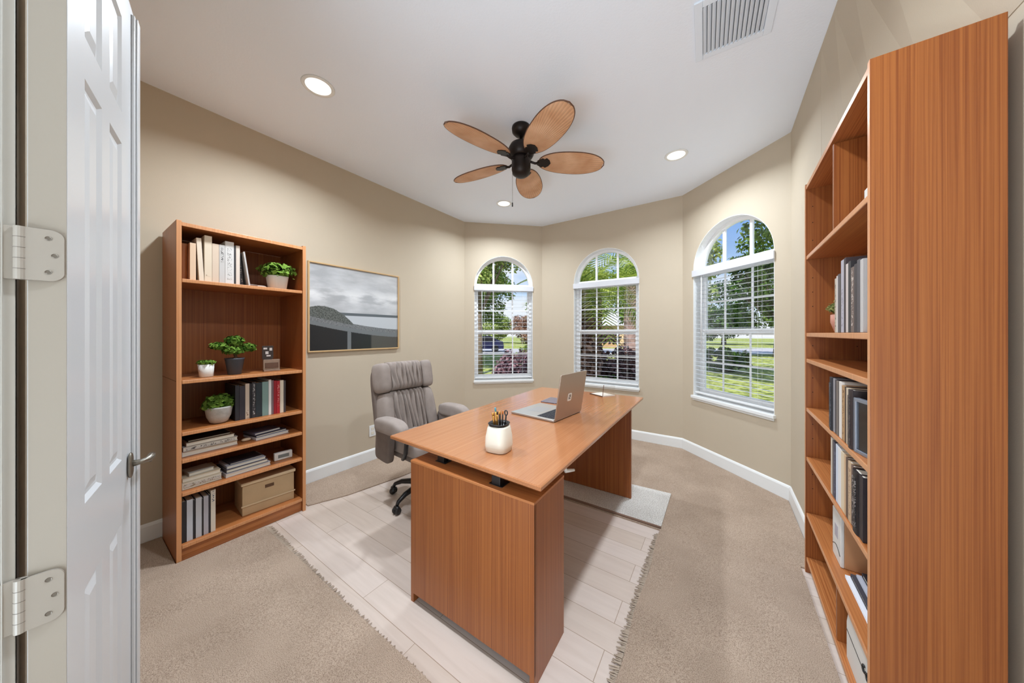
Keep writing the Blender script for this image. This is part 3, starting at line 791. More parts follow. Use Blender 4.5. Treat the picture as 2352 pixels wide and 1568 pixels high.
flat_book(ML, .060, .075, Z + .079, .20, .15, .010, (54, 48, 46), 'dark patterned magazine on top of the left stack on the fourth shelf', gs, .04)
flat_book(ML, .385, .05, Z, .205, .18, .017, (208, 206, 214), 'pale book at the bottom of the small pile on the right of the fourth shelf', gs, .12)
flat_book(ML, .388, .06, Z + .018, .195, .17, .012, (48, 46, 60), 'black notebook in the middle of the small pile on the fourth shelf', gs, .16)
flat_book(ML, .385, .075, Z + .031, .165, .14, .014, (98, 92, 110), 'slate mauve notebook on top of the small pile on the fourth shelf', gs, .20)
Z = .408
flat_book(ML, .030, .045, Z, .18, .20, .042, (214, 206, 188), 'thick cream book with lettered edge, bottom of the left stack on the fifth shelf', gs, .04, (150, 140, 120))
flat_book(ML, .032, .05, Z + .043, .172, .19, .024, (210, 194, 166), 'yellowed book in the middle of the left stack on the fifth shelf', gs, .02)
flat_book(ML, .062, .06, Z + .068, .115, .12, .018, (196, 190, 178), 'small grey book on top of the left stack on the fifth shelf', gs, .10)
flat_book(ML, .226, .04, Z, .245, .20, .024, (208, 204, 208), 'white book at the bottom of the middle stack on the fifth shelf', gs, .06)
flat_book(ML, .230, .05, Z + .025, .225, .19, .022, (84, 82, 92), 'charcoal book second from the bottom in the middle stack on the fifth shelf', gs, .04)
flat_book(ML, .235, .06, Z + .048, .21, .17, .018, (178, 178, 186), 'silver grey book third up in the middle stack on the fifth shelf', gs, .02)
flat_book(ML, .255, .075, Z + .067, .18, .14, .008, (60, 60, 70), 'glossy magazine on top of the middle stack on the fifth shelf', gs, .08)

# ------------------------------------------------------------------ plants
def leaf_mesh(name, pts, nrms, sizes, m, parent=None, kind='stuff', seed=1, aspect=.55, fold=.15):
    """many small folded leaves, one mesh; each leaf a rhombus of 4 verts"""
    r = np.random.default_rng(seed); n = len(pts)
    nz = nrms / (np.linalg.norm(nrms, axis=1, keepdims=True) + 1e-9)
    rv = r.normal(size=(n, 3)); t = np.cross(nz, rv); t /= np.linalg.norm(t, axis=1, keepdims=True) + 1e-9
    b = np.cross(nz, t)
    s = sizes[:, None]
    v = np.empty((n, 4, 3))
    v[:, 0] = pts - t * s * .5; v[:, 2] = pts + t * s * .5
    v[:, 1] = pts + b * s * aspect * .5 + nz * s * fold; v[:, 3] = pts - b * s * aspect * .5 + nz * s * fold
    me = bpy.data.meshes.new(name)
    me.vertices.add(n * 4); me.vertices.foreach_set('co', v.reshape(-1))
    me.loops.add(n * 4); me.loops.foreach_set('vertex_index', np.arange(n * 4, dtype=np.int32))
    me.polygons.add(n); me.polygons.foreach_set('loop_start', np.arange(0, n * 4, 4, dtype=np.int32))
    me.polygons.foreach_set('loop_total', np.full(n, 4, dtype=np.int32))
    me.update(); me.validate()
    at = me.attributes.new('leafrand', 'FLOAT', 'FACE'); at.data.foreach_set('value', r.random(n).astype(np.float32))
    me.materials.append(m)
    o = bpy.data.objects.new(name, me); C.objects.link(o)
    if parent is not None: o.parent = parent
    return o
def blob_pts(r, n, c, rad, shell=.5):
    d = r.normal(size=(n, 3)); d /= np.linalg.norm(d, axis=1, keepdims=True)
    q = shell + (1 - shell) * r.random(n) ** .6
    return np.array(c) + d * np.array(rad) * q[:, None], d
def clumps(seed, c, rad, nclump, per, crad, shell=.3):
    r = np.random.default_rng(seed)
    cs, _ = blob_pts(r, nclump, c, rad, shell)
    P, N = [], []
    for q in cs:
        a, d = blob_pts(r, per, q, [crad * (.7 + .6 * r.random())] * 3, .3); P.append(a); N.append(d + np.array([0, 0, .6]) + r.normal(size=d.shape) * .5)
    return np.concatenate(P), np.concatenate(N)

def pot_plant(label, loc, pot_prof, pot_mat, soil_r, soil_z, foliage, sq=0.0, name='potted_plant'):
    root = thing(name, label, 'plant', loc, R_(90))
    bm = nb(); lathe(bm, pot_prof, 32, sq=sq); link('pot', bm, pot_mat, root, smooth=True)
    bm = nb(); lathe(bm, [(soil_r, soil_z - .004), (soil_r, soil_z)], 20, sq=sq); link('soil', bm, M_soil, root)
    foliage(root)
    return root
def bush(seed, c, rad, n, size, m, stems=0, aspect=.6):
    def f(root):
        r = np.random.default_rng(seed)
        P, N = blob_pts(r, n, c, rad, .35); P = P + r.normal(size=P.shape) * np.array(rad) * .10 + np.sin(P * 90) * size * .25
        N = N + np.array([0, 0, .5]) + r.normal(size=N.shape) * .4
        leaf_mesh('foliage', P, N, size * (.6 + .8 * r.random(n)), m, root, seed=seed, aspect=aspect)
        bm = nb()
        for k in range(6):
            a = k * 1.05; tube(bm, [(0.006 * math.cos(a), .006 * math.sin(a), c[2] - rad[2] * 1.3), (rad[0] * .5 * math.cos(a) + c[0], rad[1] * .5 * math.sin(a) + c[1], c[2] + rad[2] * .2)], .0015, 5)
        link('stem', bm, M_stem, root)
    return f
def onshelf(M, x, y, z): return tuple(M @ Vector((x, y, z + .0006)))
pot_plant('bushy green plant in a white pot on the top shelf of the left bookcase', onshelf(ML, .525, .10, 1.672),
          [(.048, 0), (.053, .004), (.064, .09), (.066, .096), (.060, .096), (.057, .085)], M_potw, .057, .086, bush(3, (0, 0, .135), (.090, .085, .058), 900, .034, L_pot), sq=.25)
pot_plant('short green succulent in a small white pot on the second shelf of the left bookcase', onshelf(ML, .145, .10, 1.072),
          [(.030, 0), (.033, .003), (.038, .080), (.035, .080), (.034, .074)], M_potw, .034, .076, bush(4, (0, 0, .088), (.040, .04, .017), 420, .016, L_pot), sq=.2)
def bonsai(root):
    bm = nb()
    tube(bm, [(0, 0, .09), (.006, 0, .12), (-.004, 0, .15), (.004, 0, .19), (0, 0, .235)], [.011, .009, .008, .006, .003], 8)
    tube(bm, [(0, 0, .145), (-.03, -.01, .17), (-.06, -.01, .19)], [.006, .004, .002], 6); tube(bm, [(0, 0, .14), (.03, .0, .165), (.05, 0, .18)], [.006, .004, .002], 6)
    link('trunk', bm, M_stem, root, smooth=True)
    r = np.random.default_rng(8); P, N = [], []
    for c, rad, n in (((0, 0, .225), (.055, .045, .035), 260), ((-.075, 0, .195), (.05, .04, .022), 220), ((.072, 0, .18), (.05, .04, .026), 220), ((-.01, -.01, .165), (.06, .045, .03), 220)):
        a, d = blob_pts(r, n, c, rad, .3); P.append(a); N.append(d + np.array([0, 0, .6]) + r.normal(size=d.shape) * .4)
    P = np.concatenate(P); leaf_mesh('foliage', P, np.concatenate(N), .028 * (.7 + .6 * r.random(len(P))), L_pot, root, seed=8, aspect=.6)
pot_plant('small bonsai tree in a charcoal pot on the second shelf of the left bookcase', onshelf(ML, .285, .105, 1.072),
          [(.034, 0), (.036, .004), (.050, .100), (.053, .110), (.046, .110), (.045, .098)], M_potg, .045, .10, bonsai, name='bonsai')
pot_plant('leafy green plant in a rounded grey concrete bowl on the third shelf', onshelf(ML, .205, .10, .765),
          [(.030, 0), (.045, .010), (.060, .045), (.068, .098), (.069, .108), (.062, .108), (.060, .096)], M_potc, .060, .098, bush(6, (0, 0, .132), (.078, .07, .036), 560, .036, L_pot, aspect=.75))
pot_plant('wispy sage green plant in a pink terracotta pot on the right bookcase', onshelf(MR, .475, .060, 1.352),
          [(.026, 0), (.034, .006), (.046, .045), (.046, .078), (.041, .080), (.040, .07)], M_terra, .040, .072, bush(9, (0, 0, .108), (.062, .055, .036), 900, .020, L_sage, aspect=.3))

# ------------------------------------------------------------------ ornaments on the left bookcase
M_brown = mat('dark_brown_wood', rgb(92, 66, 52), .5, var=.2, vscale=20)
M_dark = mat('dark_print', rgb(54, 44, 40), .45)
orn = thing('desk_calendar', 'small brown wooden stand holding a dark card, right side of the second shelf', 'ornament', onshelf(ML, .495, .10, 1.072), R_(90))
bm = nb(); prism(bm, [(-.050, 0), (.050, 0), (.050, .004), (-.050, .004)], 0, .004); 
prism(bm, [(-.050, .0), (.050, .0), (.050, .03), (-.050, .03)], 0, .012); box(bm, -.050, .050, .012, .028, .012, .085)
link('stand', bm, mat('taupe_wood', rgb(140, 116, 98), .5, var=.15, vscale=30), orn, bevel=.002)
bm = nb(); box(bm, -.040, .040, .008, .012, .025, .062); link('front_plate', bm, M_brown, orn, bevel=.001)
bm = nb(); box(bm, -.055, .012, .018, .024, .09, .185); box(bm, -.045, .004, .018, .024, .02, .09); link('card', bm, M_dark, orn, bevel=.001)
bm = nb()
for x0, x1, z0, z1 in ((-.048, -.026, .160, .172), (-.012, .004, .150, .170), (-.036, -.018, .125, .145), (-.030, -.005, .108, .118)): box(bm, x0, x1, .0165, .018, z0, z1)
link('pale_print', bm, mat('pale_print', rgb(200, 190, 184), .5), orn)

o = thing('figurine', 'small dark and grey pebble shaped ornament lying beside the top shelf books', 'ornament', onshelf(ML, .385, .10, 1.672), R_(90))
bm = nb(); cushion(bm, .040, .018, .010, .7, .7, Matrix.Translation((-.005, 0, .0105)), 20, 12); link('body', bm, M_brown, o, smooth=True)
bm = nb(); cushion(bm, .028, .014, .008, .6, .6, Matrix.Translation((.042, -.006, .0085)), 20, 12); link('tail', bm, mat('grey_stone', rgb(176, 160, 148), .6), o, smooth=True)
o = thing('figurine', 'small cream shell shaped ornament on the fourth shelf between two book piles', 'ornament', onshelf(ML, .345, .10, .603), R_(90))
bm = nb(); cushion(bm, .026, .014, .010, .8, .8, Matrix.Translation((0, 0, .011)), 20, 12); link('body', bm, mat('shell_cream', rgb(206, 180, 150), .5), o, smooth=True)

clk = thing('digital_clock', 'small white digital clock with grey display on the fifth shelf', 'clock', onshelf(ML, .560, .085, .408), R_(90 - 4))
bm = nb(); box(bm, -.056, .056, 0, .030, 0, .055); link('case', bm, M_potw, clk, bevel=.005, seg=3)
bm = nb(); box(bm, -.034, .034, -.0012, 0, .016, .040); link('display', bm, mat('lcd_grey', rgb(120, 126, 124), .3), clk)

sb = thing('storage_box', 'beige lidded storage box with slot handle on the bottom shelf of the left bookcase', 'box', onshelf(ML, .475, .18, .10), R_(90 + 0))
sb.rotation_euler = (0, 0, R_(90 - 4))
bm = nb(); box(bm, -.150, .150, -.115, .115, 0, .205); link('body', bm, M_box, sb, bevel=.003)
bm = nb(); box(bm, -.158, .158, -.123, .123, .205, .226); link('lid', bm, M_boxl, sb, bevel=.004)
bm = nb(); box(bm, -.156, .156, -.121, -.1155, .060, .070); link('trim_band', bm, M_boxl, sb, bevel=.001)
bm = nb(); box(bm, -.026, .026, -.1165, -.1152, .148, .170); link('handle_slot', bm, mat('slot_dark', rgb(96, 66, 42), .7), sb)

# ------------------------------------------------------------------ right bookcase contents (local x runs towards the viewer)
gB = 'books on the third shelf of the right bookcase'
rB = [(.024, .15, .225, (186, 170, 152), 'worn beige book with floral spine', 0, ((80, 64, 58), .05, .9)), (.018, .15, .232, (216, 206, 200), 'off-white book'),
      (.028, .15, .236, (92, 84, 86), 'grey brown book'), (.014, .15, .234, (70, 62, 60), 'thin dark book with tan edge'),
      (.036, .16, .283, (176, 170, 178), 'tall silver grey book with speckled spine', 0, ((120, 114, 124), .05, .6)), (.024, .16, .285, (58, 44, 46), 'tall dark maroon book'),
      (.026, .16, .258, (206, 192, 186), 'pale pinkish book'), (.030, .16, .262, (42, 38, 40), 'black book'),
      (.034, .15, .235, (110, 92, 84), 'brown book with pale scrawled spine', 0, ((214, 200, 190), .1, .95)), (.030, .15, .24, (60, 52, 54), 'charcoal book'),
      (.030, .15, .25, (80, 74, 78), 'dark grey book'), (.026, .15, .245, (190, 184, 180), 'light grey book')]
place_row(MR, rB, .562, .010, 1.352, gB, 'third shelf of right bookcase')
gD = 'books on the fifth shelf of the right bookcase'
rD = [(.038, .15, .228, (44, 44, 50), 'black book with textured spine', 0, ((84, 84, 92), .05, .9), True), (.026, .16, .226, (150, 146, 150), 'grey book'), (.020, .16, .224, (64, 56, 60), 'dark book'),
      (.018, .15, .222, (128, 116, 108), 'taupe book'), (.016, .15, .218, (80, 70, 66), 'thin brown book'), (.036, .16, .224, (224, 216, 208), 'white book'),
      (.036, .15, .214, (176, 138, 96), 'golden tan book with speckled spine', 0, ((110, 76, 48), .02, .98)), (.018, .15, .214, (66, 46, 38), 'dark brown book'),
      (.036, .16, .212, (206, 188, 164), 'cream book'), (.040, .16, .212, (52, 42, 42), 'black brown book', 0, ((96, 80, 74), .05, .9), True)]
xe = place_row(MR, rD, .500, .010, .932, gD, 'fifth shelf of right bookcase')
fr = thing('picture_frame', 'silver picture frame with dark glass standing at the near end of the fifth shelf', 'frame')
fr.matrix_world = MR @ Matrix.Translation((xe + .012, .008, .9328)) @ Matrix.Rotation(R_(12), 4, 'Z')
bm = nb(); box(bm, 0, .012, 0, .015, 0, .19); box(bm, .118, .130, 0, .015, 0, .19); box(bm, .012, .118, 0, .015, .178, .19); box(bm, .012, .118, 0, .015, 0, .012)
link('frame', bm, mat('silver_frame', rgb(150, 156, 168), .35, .6), fr, bevel=.0015)
bm = nb(); box(bm, .012, .118, .005, .012, .012, .178); link('picture', bm, mat('dark_glass', rgb(26, 20, 22), .15), fr)
gE = 'books on the sixth shelf of the right bookcase'
rE = [(.024, .15, .244, (200, 186, 170), 'cream book with rolled top'), (.020, .15, .236, (92, 84, 86), 'grey brown book'), (.032, .15, .234, (58, 58, 76), 'dark indigo book', 0, ((100, 100, 124), .05, .9)),
      (.030, .16, .236, (206, 212, 224), 'pale blue book'), (.040, .16, .234, (224, 220, 218), 'white book'), (.036, .16, .230, (220, 200, 170), 'light cream book'),
      (.022, .16, .228, (206, 170, 134), 'peach tan book'), (.026, .15, .226, (92, 70, 58), 'brown book'), (.034, .15, .222, (196, 166, 134), 'tan book with mottled spine', 0, ((150, 116, 88), .05, .9)),
      (.024, .15, .218, (110, 84, 72), 'dull brown book'), (.060, .16, .215, (30, 24, 26), 'thick black book with pale lettering', 0, ((150, 140, 136), .1, .9), True), (.032, .15, .215, (44, 36, 38), 'near black book')]
place_row(MR, rE, .500, .010, .655, gE, 'sixth shelf of right bookcase')
wb = thing('white_box', 'small white box with a grey emblem on the seventh shelf of the right bookcase', 'box')
wb.matrix_world = MR @ Matrix.Translation((.375, .040, .3408))
bm = nb(); box(bm, 0, .125, 0, .012, 0, .215); link('front_panel', bm, M_potw, wb, bevel=.003)
bm = nb(); box(bm, 0, .125, .012, .165, 0, .21); link('body', bm, mat('tan_card', rgb(190, 138, 96), .6), wb, bevel=.002)
bm = nb(); box(bm, .040, .085, -.001, 0, .10, .155); link('emblem', bm, mat('grey_print', rgb(176, 170, 178), .5), wb)
bm = nb(); tube(bm, [(.004 + .117 * k / 12, -.001, .045 + .02 * math.sin(k / 12 * math.pi)) for k in range(13)], .0012, 6); link('seam', bm, M_dark, wb)
gm = 'magazines on the seventh shelf of the right bookcase'
for i, (c, h, nm) in enumerate([((226, 226, 232), .010, 'white magazine at the bottom'), ((60, 58, 66), .014, 'black magazine second from the bottom'), ((176, 176, 186), .008, 'grey magazine in the middle'), ((44, 42, 50), .016, 'black folder second from the top'), ((206, 212, 226), .020, 'pale blue magazine on top')]):
    zz = .340 + [0, .011, .026, .035, .052][i]
    flat_book(MR, .560 + .008 * i, .040 + .014 * i, zz, .30, .155 - .012 * i, h, c, nm + ' of the pile on the right bookcase', gm, .0)
bd = thing('box_file', 'white box file with rounded end and black clasp, right bookcase bottom shelf', 'box file')
bd.matrix_world = MR @ Matrix.Translation((.665, .022, .0908))
bm = nb()
pl = [(0, 0), (.28, 0), (.28, .205), (.05, .205), (.018, .185), (0, .14)]
Mx = Matrix(((1, 0, 0, 0), (0, 0, -1, .0), (0, 1, 0, 0), (0, 0, 0, 1)))
prism(bm, pl, -.15, 0.0, Mx)
link('body', bm, M_potw, bd, bevel=.003)
bm = nb(); box(bm, 0.002, .28, -.0012, 0, .110, .113); link('seam', bm, M_dark, bd)
bm = nb()
for cx in (.20, .235):
    tube(bm, [(cx + .011 * math.cos(a), -.003, .128 + .011 * math.sin(a)) for a in [k * math.pi / 6 for k in range(2, 13)]], .0028, 6)
link('clasp', bm, M_black, bd, smooth=True)
wt = thing('tissue_box', 'small white folded box on the top compartment shelf of the right bookcase', 'box')
wt.matrix_world = MR @ Matrix.Translation((.865, .020, 1.7858))
bm = nb(); box(bm, 0, .09, 0, .12, 0, .045); link('body', bm, M_potw, wt, bevel=.003)
bm = nb(); prism(bm, [(0, 0), (.09, 0), (.09, .030), (.03, .022)], -.11, -.01, Matrix(((1, 0, 0, 0), (0, 0, -1, 0), (0, 1, 0, .0455), (0, 0, 0, 1)))); link('flap', bm, M_potw, wt, bevel=.002)

# ------------------------------------------------------------------ picture on the left wall
def picture_mat():
    m = bpy.data.materials.new('bay_photograph'); m.use_nodes = True
    n = m.node_tree; p = n.nodes['Principled BSDF']; lk = n.links.new
    t = n.nodes.new('ShaderNodeTexCoord'); s = n.nodes.new('ShaderNodeSeparateXYZ'); lk(t.outputs['Object'], s.inputs[0])
    def val(v): 
        q = n.nodes.new('ShaderNodeValue'); q.outputs[0].default_value = v; return q.outputs[0]
    def mth(op, a, b=None, c=None):
        q = n.nodes.new('ShaderNodeMath'); q.operation = op
        for i, x in enumerate((a, b, c)):
            if x is None: continue
            if isinstance(x, (int, float)): q.inputs[i].default_value = x
            else: lk(x, q.inputs[i])
        return q.outputs[0]
    X = mth('DIVIDE', s.outputs['X'], .93); Zv = mth('DIVIDE', s.outputs['Z'], .81)
    nz = n.nodes.new('ShaderNodeTexNoise'); nz.inputs['Scale'].default_value = 3; nz.inputs['Detail'].default_value = 8
    mpn = n.nodes.new('ShaderNodeMapping'); mpn.inputs['Scale'].default_value = (1, 1, 3); lk(t.outputs['Object'], mpn.inputs[0]); lk(mpn.outputs[0], nz.inputs[0])
    nf = n.nodes.new('ShaderNodeTexNoise'); nf.inputs['Scale'].default_value = 90; nf.inputs['Detail'].default_value = 4; lk(t.outputs['Object'], nf.inputs[0])
    def mixc(f, a, b):
        q = n.nodes.new('ShaderNodeMix'); q.data_type = 'RGBA'
        lk(f, q.inputs[0])
        for i, x in ((6, a), (7, b)):
            if isinstance(x, tuple): q.inputs[i].default_value = x
            else: lk(x, q.inputs[i])
        return q.outputs[2]
    def step(a, lo, hi):
        q = n.nodes.new('ShaderNodeMapRange'); lk(a, q.inputs[0]); q.inputs[1].default_value = lo; q.inputs[2].default_value = hi; return q.outputs[0]
    sky = mixc(step(nz.outputs[0], .35, .68), rgb(170, 171, 173), rgb(206, 207, 209))
    # cloud band
    band = mth('MULTIPLY', step(mth('ABSOLUTE', mth('SUBTRACT', Zv, .66)), .12, .02), step(nz.outputs[0], .42, .56))
    sky = mixc(band, sky, rgb(226, 226, 226))
    # far shore
    c = mixc(step(Zv, .462, .458), sky, rgb(92, 98, 102))
    c = mixc(step(Zv, .428, .424), c, rgb(190, 194, 198))
    # lake edge, dark land sweeping down to the right
    curve = mth('MULTIPLY_ADD', mth('POWER', mth('ABSOLUTE', mth('SUBTRACT', 1.0, X)), 1.6), .16, .265)
    curve = mth('ADD', curve, mth('MULTIPLY', mth('SUBTRACT', nf.outputs[0], .5), .012))
    land = mixc(step(nf.outputs[0], .35, .62), rgb(92, 95, 97), rgb(128, 130, 131))
    c = mixc(step(mth('SUBTRACT', curve, Zv), -.001, .001), c, land)
    # hill on the left
    hx = mth('SUBTRACT', X, .12)
    hill = mth('SUBTRACT', .525, mth('MULTIPLY', mth('MULTIPLY', hx, hx), 1.9))
    hill = mth('ADD', hill, mth('MULTIPLY', mth('SUBTRACT', nf.outputs[0], .5), .03))
    hm = mth('MULTIPLY', step(mth('SUBTRACT', hill, Zv), -.002, .002), step(X, .46, .44))
    hm = mth('MULTIPLY', hm, step(mth('SUBTRACT', Zv, curve), -.02, -.01))
    hillc = mixc(step(nf.outputs[0], .35, .6), rgb(56, 60, 58), rgb(104, 108, 104))
    c = mixc(hm, c, hillc)
    # band under the shore, then the dark foreground
    c2 = mth('SUBTRACT', curve, mth('MULTIPLY_ADD', X, -.02, .065))
    c = mixc(step(mth('SUBTRACT', c2, Zv), -.002, .002), c, rgb(112, 116, 118))
    c3 = mth('SUBTRACT', curve, .105)
    dark = mixc(step(X, .64, .66), rgb(30, 32, 36), rgb(78, 76, 72))
    c = mixc(step(mth('SUBTRACT', c3, Zv), -.002, .002), c, dark)
    post = mth('MULTIPLY', step(mth('ABSOLUTE', mth('SUBTRACT', X, .40)), .022, .018), step(mth('SUBTRACT', c3, Zv), -.002, .002))
    c = mixc(post, c, rgb(108, 112, 114))
    lk(c, p.inputs['Base Color']); p.inputs['Roughness'].default_value = .18
    return m
pic = thing('framed_picture', 'framed black and white photograph of a hill, bay and clouds, left wall', 'picture', (-3.058, 1.246, 1.178), R_(90))
PW, PH, fw = .936, .822, .012
bm = nb(); box(bm, 0, PW, -.024, 0, 0, fw); box(bm, 0, PW, -.024, 0, PH - fw, PH); box(bm, 0, fw, -.024, 0, fw, PH - fw); box(bm, PW - fw, PW, -.024, 0, fw, PH - fw)
link('frame', bm, mat('light_oak_frame', rgb(206, 170, 122), .45), pic, bevel=.0015)
bm = nb(); box(bm, fw, PW - fw, -.012, -.002, fw, PH - fw); link('print', bm, picture_mat(), pic)

# outlet
ol = thing('wall_outlet', 'white wall outlet plate low on the left wall beside the chair', 'outlet', (-3.06, 1.87, .315), R_(90))
bm = nb(); box(bm, -.036, .036, -.006, 0, -.058, .058); link('cover_plate', bm, M_white, ol, bevel=.002)
bm = nb()
for z in (-.022, .022): box(bm, -.016, .016, -.008, -.006, z - .014, z + .014)
link('socket', bm, M_cream, ol, bevel=.001)
of = thing('wall_outlet', 'round pale cable cover on the left wall just behind the chair arm', 'outlet', (-3.06, 2.0, .40), R_(90))
bm = nb(); lathe(bm, [(.055, 0), (.055, .008), (.045, .012), (0, .012)], 24, Matrix.Rotation(R_(90), 4, 'X')); link('cover_plate', bm, M_cream, of, smooth=False)

# ------------------------------------------------------------------ desk
desk = thing('desk', 'large cherry wood desk with floating top and panel legs in the room centre', 'desk', (-.545, .994, 0), R_(.6))
# desk local: x to the left is negative, y away
bm = nb()
def top_ring(z, ins):
    pts = [(-.965 + ins, .045 + ins), (0 - ins, 0 + ins), (.0 - ins, .95), (.005 - ins, 1.895 - ins), (-.99 + ins, 1.865 - ins)]
    return [bm.verts.new((x, y, z)) for x, y in pts]
r0 = top_ring(.785, .004); r1 = top_ring(.781, 0); r2 = top_ring(.768, 0); r3_ = top_ring(.748, .030)
bm.faces.new(r0); bm.faces.new(r3_[::-1])
for a, b in ((r0, r1), (r1, r2), (r2, r3_)):
    for k in range(5): bm.faces.new([a[k], b[k], b[(k + 1) % 5], a[(k + 1) % 5]])
link('desk_top', bm, WTOP, desk)
# pedestal
px0, px1, py0, py1, pz1 = -.748, -.035, .012, .285, .700
bm = nb()
box(bm, px0, px1, py0, py0 + .02, .045, pz1)            # near face
link('end_panel', bm, WZ, desk, bevel=.001)
bm = nb(); box(bm, px0, px0 + .02, py0 + .0005, py1, .0, pz1 - .0005); link('pedestal_side', bm, WZ, desk, bevel=.001)
bm = nb(); box(bm, px1 - .02, px1 + .0, py0 + .0005, py1, .0, pz1 - .0005); link('pedestal_side', bm, WZ, desk, bevel=.001)
bm = nb(); box(bm, px0 + .02, px1 - .02, py1 - .02, py1, .045, pz1 - .001); link('end_panel', bm, WZ, desk)
bm = nb(); box(bm, px0 - .001, px1 + .001, py0 - .001, py1 + .001, pz1, pz1 + .010); link('pedestal_top', bm, WX, desk, bevel=.001)
# brackets
for x, y in ((-.60, .09), (-.235, .055), (-.60, .24), (-.2, .24)):
    bm = nb(); box(bm, x - .022, x + .022, y - .016, y + .016, pz1 + .010, .748)
    box(bm, x - .035, x + .035, y - .020, y + .04, pz1 + .0102, pz1 + .013); link('top_bracket', bm, M_black, desk, bevel=.004)
# far panel leg
bm = nb(); box(bm, -.70, -.03, 1.585, 1.612, .02, .748); link('panel_leg', bm, WZ, desk, bevel=.001)
# modesty rail
bm = nb(); box(bm, -.52, -.50, .285, 1.585, .45, .74); link('modesty_panel', bm, WY, desk)
# white cable clip under the top
bm = nb(); tube(bm, [(-.05, .31, .745), (-.045, .33, .71), (-.02, .37, .705)], [.008, .010, .006], 10); link('cable_clip', bm, M_white, desk, smooth=True)

# ------------------------------------------------------------------ things on the desk
ZD = .7852
cup = thing('pen_cup', 'cream squarish ceramic pen cup standing at the near end of the desk', 'pen cup', (-.885, 1.195, ZD), R_(8))
bm = nb(); lathe(bm, [(.045, 0), (.057, .004), (.060, .03), (.058, .070), (.050, .112), (.046, .122), (.042, .120), (.040, .10)], 48, sq=.38)
link('cup_body', bm, M_cream, cup, smooth=True)
bm = nb(); lathe(bm, [(.041, .098), (.041, .112), (.046, .127), (.050, .132), (.047, .134), (.040, .124), (.030, .108), (0.0, .104)], 40, sq=.25); link('liner', bm, M_black, cup, smooth=True)
def pen(dx, dy, tx, ty, L, col, capcol, label, r=.0042):
    base = Vector((-.885 + dx, 1.195 + dy, ZD + .109)); root = thing('pen', label, 'pen', base, 0, 'pens in the desk cup')
    d = Vector((tx, ty, 1)).normalized()
    bm = nb(); tube(bm, [(0, 0, 0), d * L * .8], r, 10); link('barrel', bm, mat('pen_' + col[0], col[1], .3, col[2]), root, smooth=True)
    bm = nb(); tube(bm, [d * L * .8, d * L * .97, d * L], [r * 1.12, r * 1.12, r * .5], 10); link('cap', bm, mat('pen_' + capcol[0], capcol[1], .3, capcol[2]), root, smooth=True)
gold = ('gold', rgb(206, 150, 76), .7); dk = ('dark', rgb(40, 32, 28), .2); teal = ('teal', rgb(90, 150, 165), 0); amber = ('amber', rgb(196, 110, 50), .3)
pen(-.022, -.006, -.12, -.05, .070, gold, gold, 'short gold pen, leftmost in the cream cup', .006)
pen(-.012, .004, -.08, .02, .074, gold, dk, 'gold pen with black cap, second from the left in the cream cup', .0055)
pen(-.004, -.012, -.10, .0, .098, gold, teal, 'tallest pen with teal tip in the cream cup')
pen(.004, .004, -.04, .0, .078, dk, gold, 'dark pen with gold cap in the middle of the cream cup', .005)
pen(.014, .008, .0, .05, .080, dk, amber, 'slim amber tipped pen right of the middle in the cream cup', .0036)
sc = thing('scissors', 'black handled scissors standing at the right side of the cream cup', 'scissors', (-.885 + .026, 1.195 + .008, ZD + .112))
bm = nb(); tube(bm, [(0, 0, 0), (.006, .002, .03), (.008, .003, .062)], [.004, .004, .0035], 8)
for k in range(1): tube(bm, [(.008 + .008 * math.cos(a), .003, .070 + .012 * math.sin(a)) for a in [j * math.pi / 6 for j in range(-3, 10)]], .0028, 6)
link('handle', bm, M_black, sc, smooth=True)

lap = thing('laptop', 'open silver laptop on the desk, lid back with white sticker facing the viewer', 'laptop', (-.866, 1.749, ZD), R_(-5))
lap.rotation_euler = (0, 0, math.atan2(.352, .037) - math.pi / 2)
# local: hinge line along +y at x=0, base towards -x
bm = nb(); prism(bm, [(-.355, .006), (-.352, 0), (-.004, 0), (0, .004), (0, .352), (-.006, .356), (-.349, .356), (-.355, .35)], .002, .014); link('base', bm, M_silver, lap, bevel=.002)
bm = nb(); box(bm, -.150, -.020, .028, .328, .0141, .0148); kb = link('keyboard', bm, mat('key_well', rgb(20, 20, 26), .5), lap)
for r_ in range(6):
    for c_ in range(14):
        pass
bm = nb()
for r_ in range(6):
    for c_ in range(14): box(bm, -.146 + r_ * .0205, -.146 + r_ * .0205 + .017, .031 + c_ * .0212, .031 + c_ * .0212 + .018, .0148, .0164)
link('key', bm, M_keys, kb, kind='stuff')
bm = nb(); box(bm, -.290, -.180, .110, .250, .0140, .0143); link('trackpad', bm, mat('trackpad', rgb(176, 176, 178), .3, .5), lap)
ML_ = Matrix.Rotation(math.radians(9), 4, 'Y')
bm = nb(); prism(bm, [(.0, .012), (.0, .345), (.006, .353), (.292, .353), (.298, .345), (.298, .012), (.292, .004), (.006, .004)], 0, .007,
                 Matrix.Translation((-.001, 0, .010)) @ ML_ @ Matrix(((0, 0, 1, 0), (0, 1, 0, 0), (1, 0, 0, 0), (0, 0, 0, 1)))); lid = link('lid', bm, M_lid, lap, bevel=.002)
bm = nb(); prism(bm, [(.02, .02), (.02, .337), (.284, .337), (.284, .02)], -.0006, 0.0003, Matrix.Translation((-.0015, 0, .010)) @ ML_ @ Matrix(((0, 0, 1, 0), (0, 1, 0, 0), (1, 0, 0, 0), (0, 0, 0, 1)))); link('screen', bm, mat('screen_black', rgb(16, 16, 20), .1), lid)
MS = Matrix.Translation((.0066, 0, .010)) @ ML_ @ Matrix(((0, 0, 1, 0), (0, 1, 0, 0), (1, 0, 0, 0), (0, 0, 0, 1)))
